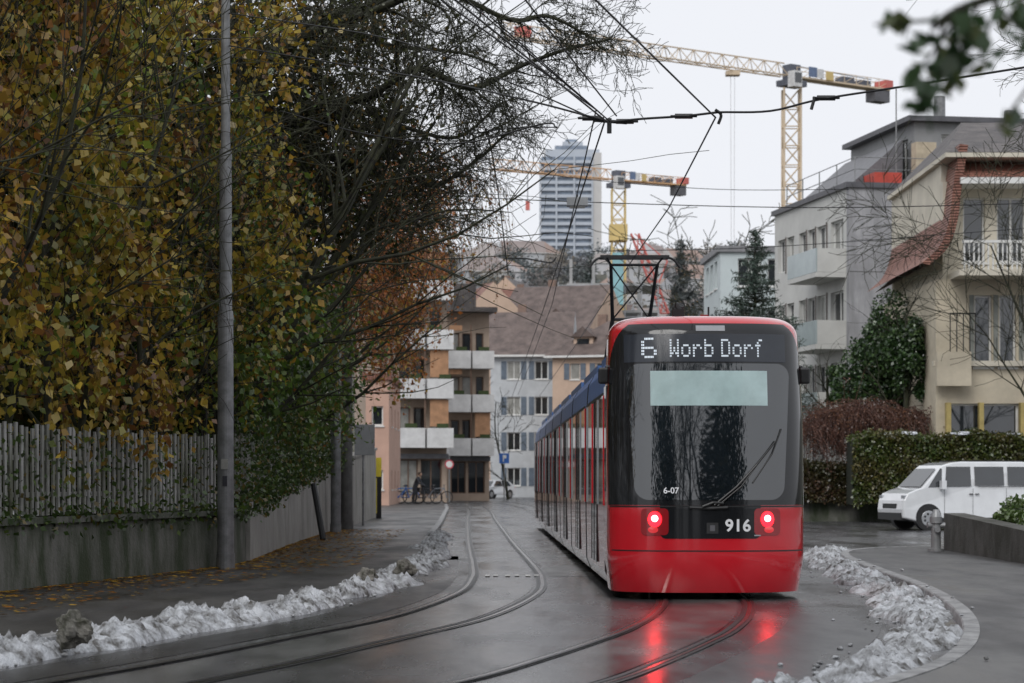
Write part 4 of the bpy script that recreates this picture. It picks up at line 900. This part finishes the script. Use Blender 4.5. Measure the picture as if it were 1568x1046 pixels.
e=empty('weeping_maple_shrub'); n=1300; cx,cy=X(1335,78.6),80.4; S=[];D=[]
for k in range(9):
    ox=random.gauss(0,.85); oy=random.gauss(0,.5); hz=3.9+.45*random.random()-.28*abs(ox); m=n//9; th=rng.random(m)*6.283; r=rng.random(m)**.5*.85
    S.append(np.stack([cx+ox+r*np.cos(th),cy+oy+r*np.sin(th),hz-.35*r*r+rng.normal(size=m)*.06],1)); D.append(np.stack([np.cos(th),np.sin(th),.2+0*th],1)+rng.normal(size=(m,3))*.35)
S=np.concatenate(S);D=np.concatenate(D)
P=shoots(S,D,rng.uniform(.8,2.3,len(S)),8,.33,.15); tubes('twigs',shoot_stems(P,.013),M('red_twig',(.12,.06,.045),.9,0,.3,3),e,3)
Q=shoot_leaves(P,2,.06); leaves('dry_leaves',Q,palette(len(Q),[(.15,.065,.04),(.09,.045,.035),(.19,.09,.05)],[1,1,1],Q,1.4),.07,LEAF,e)
S=[]; grow(S,(cx,cy,.8),(0,0,1),3,.12,2,6,.05,.2,5,.9); tubes('trunk',S,BARK,e)
def blob_tree(name,c,rx,ry,rz,n,cols,size,nb=26,mat=LEAFG,seed=1):
    e=empty(name); r_=np.random.default_rng(seed); P=[]
    for k in range(nb):
        d=r_.normal(size=3); d/=np.linalg.norm(d); o=d*np.array([rx,ry,rz])*r_.uniform(.35,.85); m=n//nb; q=r_.normal(size=(m,3)); q=nrm(q)*(r_.random((m,1))**.35)*np.array([rx,ry,rz*.8])*r_.uniform(.22,.42); P.append(q+o)
    P=np.concatenate(P)+np.array(c); leaves('foliage',P,palette(len(P),cols,[1]*len(cols),P,1.2,.35),size,mat,e,.3)
    S=[]; grow(S,(c[0],c[1],c[2]-rz-1.5),(0,0,1),rz*2+1,.14,2,7,-.02,.15,5,.8); tubes('trunk',S,BARK,e,5); return e
GRN=[(.03,.065,.02),(.05,.1,.028),(.02,.045,.016),(.07,.12,.035)]
blob_tree('yew_shrub',(X(1362,84),84,Z(552,84)),2.0,1.4,2.5,26000,GRN,.13,48,seed=4)
blob_tree('evergreen_shrub',(X(1408,77.9),80.2,Z(545,80)),.8,.8,2.0,10000,GRN,.12,24,seed=5)
blob_tree('evergreen_shrub',(X(1288,86),86,Z(595,86)),.9,.8,1.0,6000,GRN,.12,18,seed=6)
def conifer(name,x,y,z0,z1,r,cols,n=60,size=.22):
    e=empty(name); mb=MB(); mb.cyl((x,y,z0),(x,y,z1),.16,.01,BARK,8); mb.obj('trunk',e); P=[]; S=[]
    for k in range(n):
        t=(k+random.random())/n; z=z0+(z1-z0)*t; rr_=r*(1-t)**.85*random.uniform(.7,1.15)+.05; a=random.random()*6.283
        tip=Vector((x+math.cos(a)*rr_,y+math.sin(a)*rr_,z+rr_*.12)); S.append(((x,y,z),tuple(tip),.03,.008))
        m=max(14,int(150*rr_/r)); u=rng.random((m,1))**.7; q=np.array([x,y,z])*(1-u)+np.array(tip)*u+rng.normal(size=(m,3))*np.array([.09,.09,.05])*(1.2-u*.6)*max(.5,rr_); P.append(q)
    tubes('branches',S,BARK,e); P=np.concatenate(P); leaves('needles',P,palette(len(P),cols,[1]*len(cols),P,1,.35),size,LEAFG,e,.5,.1)
conifer('spruce_tree',X(1156,92),92,3,Z(352,92),3.0,[(.05,.08,.062),(.075,.11,.088),(.035,.055,.04)],230,.2)
conifer('fir_tree',X(905,420),420,16,Z(392,420),4,[(.05,.065,.06),(.06,.08,.07)],60,1.2); conifer('fir_tree',X(1043,520),520,24,Z(366,520),6,[(.08,.09,.09),(.09,.105,.105)],60,1.6)  # needle colours greyed and paled to carry distance haze
random.seed(33)
def bare(name,x,y,z,h,r,depth=3,nb=6,rmin=.012,lean=0,leafc=None,droop=0,leany=0):
    S=[]; e=empty(name); grow(S,(x,y,z),(lean,leany,1),h,r,depth,nb,droop,.12,6,.85,rmin); tubes('trunk_and_branches',S,BARK,e,5)
    if leafc:
        P=np.array([s[1] for s in S]); P=P[rng.random(len(P))<.4]+0; leaves('remaining_leaves',P,palette(len(P),leafc,[1]*len(leafc)),.1,LEAF,e)
bare('street_tree',X(778,168),168,0,7.5,.11,3,6,.015); bare('street_tree',X(700,172),172,0,5,.08,3,6,.015)
bare('garden_tree',X(1590,72),72,.5,8.8,.1,3,10,.008,0,droop=.0)
bare('orange_tree',X(1083,190),190,6,12,.2,3,7,.03,0,[(.4,.22,.05),(.3,.15,.04)])
e=empty('right_side_tree'); S=[((9.6,37,0),(9.4,36.5,6),.16,.12),((9.4,36.5,6),(9.3,36.3,11),.12,.06)]
for k in range(9):
    z=6.5+k*.5; grow(S,(9.35,36.4,z),(-1,random.uniform(-.6,.6),random.uniform(.1,.7)),random.uniform(1.2,2.1),.022,2,7,.02,.16,6,.7,.0035)
tubes('trunk_and_branches',S,BARK,e,5)
mb=MB(); DW=stained('dark_low_wall',(.09,.088,.08),(.035,.035,.025),zs=1,sc_=1)
mb.add([(8.35,44.2,.08),(8.2,30,.08),(8.2,30,.45),(8.35,44.2,.8),(8.75,44.2,.8),(8.6,30,.45),(8.75,44.2,.08)],[(0,1,2,3),(3,2,5,4),(6,0,3,4)],DW)
mb.obj('low_wall')
mb=MB(); mb.box(9.55,9.85,34,43,.08,.85,DW); mb.obj('low_wall')
GC2=[(.04,.08,.018),(.06,.11,.02),(.08,.12,.03)]
blob_tree('ground_cover_shrub',(9.3,40.5,.75),.6,2.8,.42,8000,GC2,.08,24,seed=9)
blob_tree('ground_cover_shrub',(10.6,41,.95),.7,2.6,.5,6000,GC2,.08,20,seed=10)
mb=MB(); hx,hy=8.05,43.4; HG=M('hydrant_grey',(.26,.265,.27),.45,.3,.15,8)
mb.cyl((hx,hy,.08),(hx,hy,.14),.16,.16,HG,16); mb.cyl((hx,hy,.14),(hx,hy,.68),.095,.09,HG,16); mb.cyl((hx,hy,.62),(hx,hy,.74),.12,.12,HG,16); mb.cyl((hx,hy,.74),(hx,hy,.88),.11,.05,HG,16)
for s in(-1,1): mb.cyl((hx,hy,.58),(hx+s*.17,hy-.03,.58),.045,.05,HG,12)
mb.cyl((hx,hy,.5),(hx,hy-.16,.5),.05,.055,HG,12); mb.obj('fire_hydrant')
# ------------------------------------------------------------------ vehicles
def vehicle(name,loc,yaw,prof,W,belt,tap,paint,wheels,wr,sidewins,front,extra=None,kx=1.0):
    e=empty(name,loc,yaw); mb=MB(); n=len(prof)
    def hy(z): return W/2-max(0,z-belt)*tap
    cx=sum(p[0] for p in prof)/n; cz=sum(p[1] for p in prof)/n; V=[]
    lay=[(-1,0,.975),(-1,.05,1),(1,-.05,1),(1,0,.975)]
    for s,o,k in lay:
        for a,b in prof: V.append((cx+(a-cx)*k, s*hy(b)+o, cz+(b-cz)*k))
    fs=[tuple(range(n-1,-1,-1)),tuple(range(3*n,4*n))]
    for l in range(3):
        for i in range(n): fs.append((l*n+i,l*n+(i+1)%n,(l+1)*n+(i+1)%n,(l+1)*n+i))
    mb.add(V,fs,paint); mb.obj('body',e,smooth=False,bevel=.025)
    mb=MB()
    for s in(-1,1):
        for poly in sidewins: mb.add([(a,s*(hy(b)+.006),b) for a,b in poly],[tuple(range(len(poly)))],GLASSD)
    for poly in front: mb.add(poly,[tuple(range(len(poly)))],GLASSD)
    mb.obj('windows',e)
    if extra: extra(e,hy)
    for ch in e.children: ch.scale.x=kx
    mb=MB(); RIM=M('alloy_rim',(.4,.41,.42),.3,.8)
    for x in wheels:
        x*=kx
        for s in(-1,1):
            mb.cyl((x,s*(W/2-.2),wr+.03),(x,s*(W/2+.004),wr+.03),wr*1.15,wr*1.15,BLACK,28); mb.cyl((x,s*(W/2-.2),wr),(x,s*(W/2+.012),wr),wr,wr,RUB,28)
            mb.cyl((x,s*(W/2+.012),wr),(x,s*(W/2+.018),wr),wr*.66,wr*.62,RIM,20)
            for k in range(7):
                a=k*.8976; mb.cyl((x+math.cos(a)*wr*.38,s*(W/2+.018),wr+math.sin(a)*wr*.38),(x+math.cos(a)*wr*.38,s*(W/2+.02),wr+math.sin(a)*wr*.38),wr*.11,wr*.11,BLACK,8)
    mb.obj('wheels',e)
    return e
VW=M('van_white_paint',(.7,.72,.74),.22,0,.06,1.5,coat=1)
vp=[(-2.42,.35),(-2.46,.6),(-2.42,.85),(-2.28,1.05),(-1.95,1.16),(-1.72,1.22),(-1.1,1.76),(-.95,1.86),(-.6,1.94),(-.2,1.97),(2.0,1.97),(2.25,1.93),(2.34,1.8),(2.42,1.1),(2.46,.6),(2.42,.35),(1.9,.24),(-1.9,.24)]
def vex(e,hy):
    mb=MB(); TLR=M('tail_lamp_red',(.4,.02,.02),.2); HLM=M('headlamp',(.4,.42,.45),.1,.3)
    for s in(-1,1):
        for x in(-.92,.12,1.35): mb.box(x-.006,x+.006,s*(hy(.8)+.0),s*(hy(.8)+.003),.4,1.2,BLACK)
        for x in(-.02,.2): mb.box(x,x+.14,s*(.95),s*(.975),1.02,1.05,BLACK)
        mb.box(.3,2.3,s*.95,s*.954,1.235,1.25,BLACK); mb.box(2.3,2.45,s*.8,s*.955,.95,1.5,TLR)
        mb.box(-2.38,-2.1,s*.7,s*.93,.84,1.0,HLM); mb.box(-1.12,-.95,s*.97,s*1.16,1.18,1.42,VW); mb.box(-1.9,1.9,s*.9,s*.955,.26,.36,BLACK)
    mb.box(-2.47,-2.36,-.85,.85,.3,.5,BLACK); mb.box(-2.465,-2.40,-.5,.5,.62,.76,BLACK); mb.box(-.2,2.1,-.8,-.77,1.97,2.0,BLACK); mb.box(-.2,2.1,.77,.8,1.97,2.0,BLACK)
    mb.obj('trim_and_lamps',e,bevel=.008)
vehicle('parked_van',(X(1468,66),66.4,0),math.radians(13),vp,1.9,1.15,.13,VW,(-1.5,1.5),.34,
 [[(-1.52,1.22),(-1.02,1.24),(-.98,1.76),(-1.04,1.78)],[(-.9,1.24),(.06,1.26),(.06,1.82),(-.82,1.82)],[(.2,1.28),(1.28,1.28),(1.28,1.82),(.2,1.82)],[(1.42,1.28),(2.22,1.28),(2.12,1.82),(1.42,1.82)]],
 [[(-1.735,-.8,1.25),(-1.735,.8,1.25),(-1.135,.72,1.77),(-1.135,-.72,1.77)]],vex,.84)
cp=[(-2.0,.3),(-2.05,.6),(-1.95,.8),(-1.1,.95),(-.5,1.4),(.3,1.48),(1.2,1.4),(1.9,1.0),(2.05,.7),(2.0,.3)]
def cex(e,hy):
    mb=MB()
    for s in(-1,1): mb.box(-2.06,-1.9,s*.5,s*.8,.62,.76,GALV); mb.box(1.95,2.06,s*.55,s*.82,.7,.9,CRED)
    mb.box(-2.07,-2.0,-.45,.45,.4,.58,BLACK); mb.obj('lamps',e)
vehicle('parked_car',(X(753,178),178,0),math.radians(55),cp,1.75,.95,.3,VW,(-1.25,1.25),.31,[[(-.95,.97),(.15,.97),(.15,1.36),(-.48,1.36)],[(.25,.97),(1.4,.97),(1.1,1.34),(.25,1.38)]],[[(-1.1,-.7,.98),(-1.1,.7,.98),(-.56,.6,1.36),(-.56,-.6,1.36)]],cex)
mb=MB(); y=160; x=X(772,y); mb.cyl((x,y,0),(x,y,3.3),.04,.04,GALV,8); mb.box(x-.35,x+.35,y-.08,y-.04,2.6,3.3,M('sign_blue',(.03,.13,.45),.4)); mb.box(x-.09,x-.02,y-.09,y-.081,2.72,3.18,FRAMEW); mb.box(x-.02,x+.15,y-.09,y-.081,2.95,3.18,FRAMEW); mb.obj('parking_sign')
mb=MB(); y=140; x=X(688,y); mb.cyl((x,y,0),(x,y,2.9),.04,.04,GALV,8); mb.cyl((x,y-.06,2.4),(x,y-.09,2.4),.28,.28,M('sign_red',(.45,.08,.1),.4),20); mb.cyl((x,y-.091,2.4),(x,y-.1,2.4),.2,.2,FRAMEW,20); mb.obj('traffic_sign')
def bicycle(x,y,yaw,col,z0=.0):
    e=empty('bicycle',(x,y,z0),yaw); mb=MB(); c=M('bike_'+col[0],col[1],.4)
    for cx in(-.52,.52):
        P=[Vector((cx+.33*math.cos(a*math.pi/10),0,.34+.33*math.sin(a*math.pi/10))) for a in range(21)]; mb.tube(P,.03,RUB,5)
        for k in range(8): a=k*math.pi/4; mb.cyl((cx,0,.34),(cx+.32*math.cos(a),0,.34+.32*math.sin(a)),.005,.005,GALV,4)
    A,B,C,Dd,E=(-.52,0,.34),(-.1,0,.32),(-.22,0,.82),(.38,0,.86),(.52,0,.34)
    for p,q in((A,B),(A,C),(B,C),(B,Dd),(C,Dd),(Dd,E)): mb.cyl(p,q,.03,.03,c,6)
    mb.cyl(C,(-.25,0,.95),.02,.02,c,6); mb.box(-.38,-.12,-.07,.07,.94,1.0,BLACK); mb.cyl(Dd,(.36,0,1.02),.02,.02,c,6); mb.cyl((.36,-.28,1.03),(.36,.28,1.03),.02,.02,BLACK,6)
    if col[0]=='dark': mb.box(-.8,-.4,-.12,.12,.7,.9,BLACK)
    mb.obj('frame_and_wheels',e)
bicycle(X(612,127),127,.3,('blue',(.03,.15,.5)),.13); bicycle(X(628,128),128,.1,('blue',(.03,.15,.5)),.13); bicycle(X(654,126),126,-.2,('dark',(.05,.05,.06)),.13); bicycle(X(670,127),127,.2,('grey',(.2,.22,.25)),.13)
def person(name,x,y,z0,yaw):
    e=empty(name,(x,y,z0),yaw)
    J=dict(pel=(0,0,.92),sp=(.1,0,1.15),ch=(.2,0,1.36),nk=(.26,0,1.5),hip1=(0,.1,.88),kn1=(.08,.12,.48),an1=(0,.12,.08),to1=(.2,.13,.05),hip2=(0,-.1,.88),kn2=(.02,-.12,.48),an2=(-.12,-.12,.08),to2=(.06,-.13,.05),
      sh1=(.2,.2,1.38),el1=(.32,.25,1.12),wr1=(.52,.2,1.0),ha1=(.6,.19,.98),sh2=(.2,-.2,1.38),el2=(.34,-.25,1.12),wr2=(.54,-.2,1.02),ha2=(.62,-.19,1.0))
    R=dict(pel=.15,sp=.15,ch=.17,nk=.06,hip1=.1,kn1=.065,an1=.045,to1=.04,hip2=.1,kn2=.065,an2=.045,to2=.04,sh1=.07,el1=.05,wr1=.035,ha1=.035,sh2=.07,el2=.05,wr2=.035,ha2=.035)
    E=[('pel','sp'),('sp','ch'),('ch','nk'),('pel','hip1'),('hip1','kn1'),('kn1','an1'),('an1','to1'),('pel','hip2'),('hip2','kn2'),('kn2','an2'),('an2','to2'),('ch','sh1'),('sh1','el1'),('el1','wr1'),('wr1','ha1'),('ch','sh2'),('sh2','el2'),('el2','wr2'),('wr2','ha2')]
    k=list(J); me=bpy.data.meshes.new('body'); me.from_pydata([J[a] for a in k],[(k.index(a),k.index(b)) for a,b in E],[]); ob=bpy.data.objects.new('body',me); link(ob,e)
    ob.modifiers.new('skin','SKIN')
    if not me.skin_vertices:
        bpy.context.view_layer.objects.active=ob; ob.select_set(True); bpy.ops.mesh.customdata_skin_add()
    for i,a in enumerate(k): me.skin_vertices[0].data[i].radius=(R[a],R[a])
    me.skin_vertices[0].data[0].use_root=True; ob.modifiers.new('sub','SUBSURF').levels=1; me.materials.append(M('dark_jacket',(.04,.045,.055),.8))
    mb=MB(); SK=M('skin',(.45,.28,.2),.6); HR=M('hair',(.06,.04,.03),.8)
    def ball(c,r,m,sx=1,sz=1.2):
        rows=[[(c[0]+r*sx*math.sin(math.pi*i/10)*math.cos(math.pi*j/8),c[1]+r*.85*math.sin(math.pi*i/10)*math.sin(math.pi*j/8),c[2]+r*sz*math.cos(math.pi*i/10)) for j in range(17)] for i in range(11)]; mb.grid(rows,m)
    ball((.31,0,1.62),.095,SK); ball((.29,0,1.65),.1,HR,1,1.05); ball((.405,0,1.6),.018,SK)
    mb.obj('head',e,smooth=True)
person('person_with_bicycle',X(636,126),125.2,.13,math.radians(-15))
# ------------------------------------------------------------------ near tree on the right whose branch hangs into view
e=empty('foreground_tree'); S=[((2.6,6.2,0),(2.5,6.1,2.4),.16,.13),((2.5,6.1,2.4),(2.3,5.9,3.4),.13,.1)]
def nl(a,b,Y): return Vector((X(a,Y),Y,Z(b,Y)))
P=crm([Vector((2.4,6.0,2.9)),nl(1700,-60,5.6),nl(1560,-15,5.3),nl(1480,10,5.1),nl(1430,40,5.0)],5)
for a,b in zip(P[:-1],P[1:]): S.append((tuple(a),tuple(b),.012,.01))
Q=[]
for (a0,b0),(a1,b1),nlv in (((1530,-10),(1500,90),7),((1480,8),(1405,110),11),((1440,30),(1340,38),6),((1450,20),(1412,175),18),((1470,10),(1440,120),16),((1560,-20),(1575,50),10),((1500,0),(1470,80),12),((1520,0),(1560,40),8),((1600,100),(1530,195),3)):
    A_,B_=nl(a0,b0,5.15),nl(a1,b1,5.0); S.append((tuple(A_),tuple(B_),.005,.003))
    for k in range(nlv): t=random.uniform(.1,1)**.7; q=A_.lerp(B_,t)+Vector((random.gauss(0,.012),random.gauss(0,.04),random.gauss(0,.01))); Q.append(q[:])
tubes('trunk_and_branches',S,BARK,e,8); Q=np.array(Q); leaves('leaves',Q,palette(len(Q),[(.07,.13,.05),(.045,.095,.035),(.12,.15,.05)],[1,1,.5]),.058,LEAF,e,.6,.38)
# trees behind the photographer (mirrored in the tram glass)
random.seed(5)
for x,y,h in((-4,-7,22),(2.2,-9,24),(-.8,-16,22),(5.5,-12,22),(3.2,-24,20),(-3,-28,20)): bare('roadside_tree',x,y,0,h,.36,3,7,.03)
n=9000; Q=np.concatenate([np.stack([rng.uniform(-14,-6,n),rng.uniform(-40,2,n),rng.uniform(0,20,n)],1),np.stack([rng.uniform(7,16,n),rng.uniform(-40,-4,n),rng.uniform(0,19,n)],1)])
leaves('roadside_shrubs',Q,palette(len(Q),[(.02,.03,.01),(.05,.045,.015)],[1,1]),.7,LEAFI)
print('DONE')
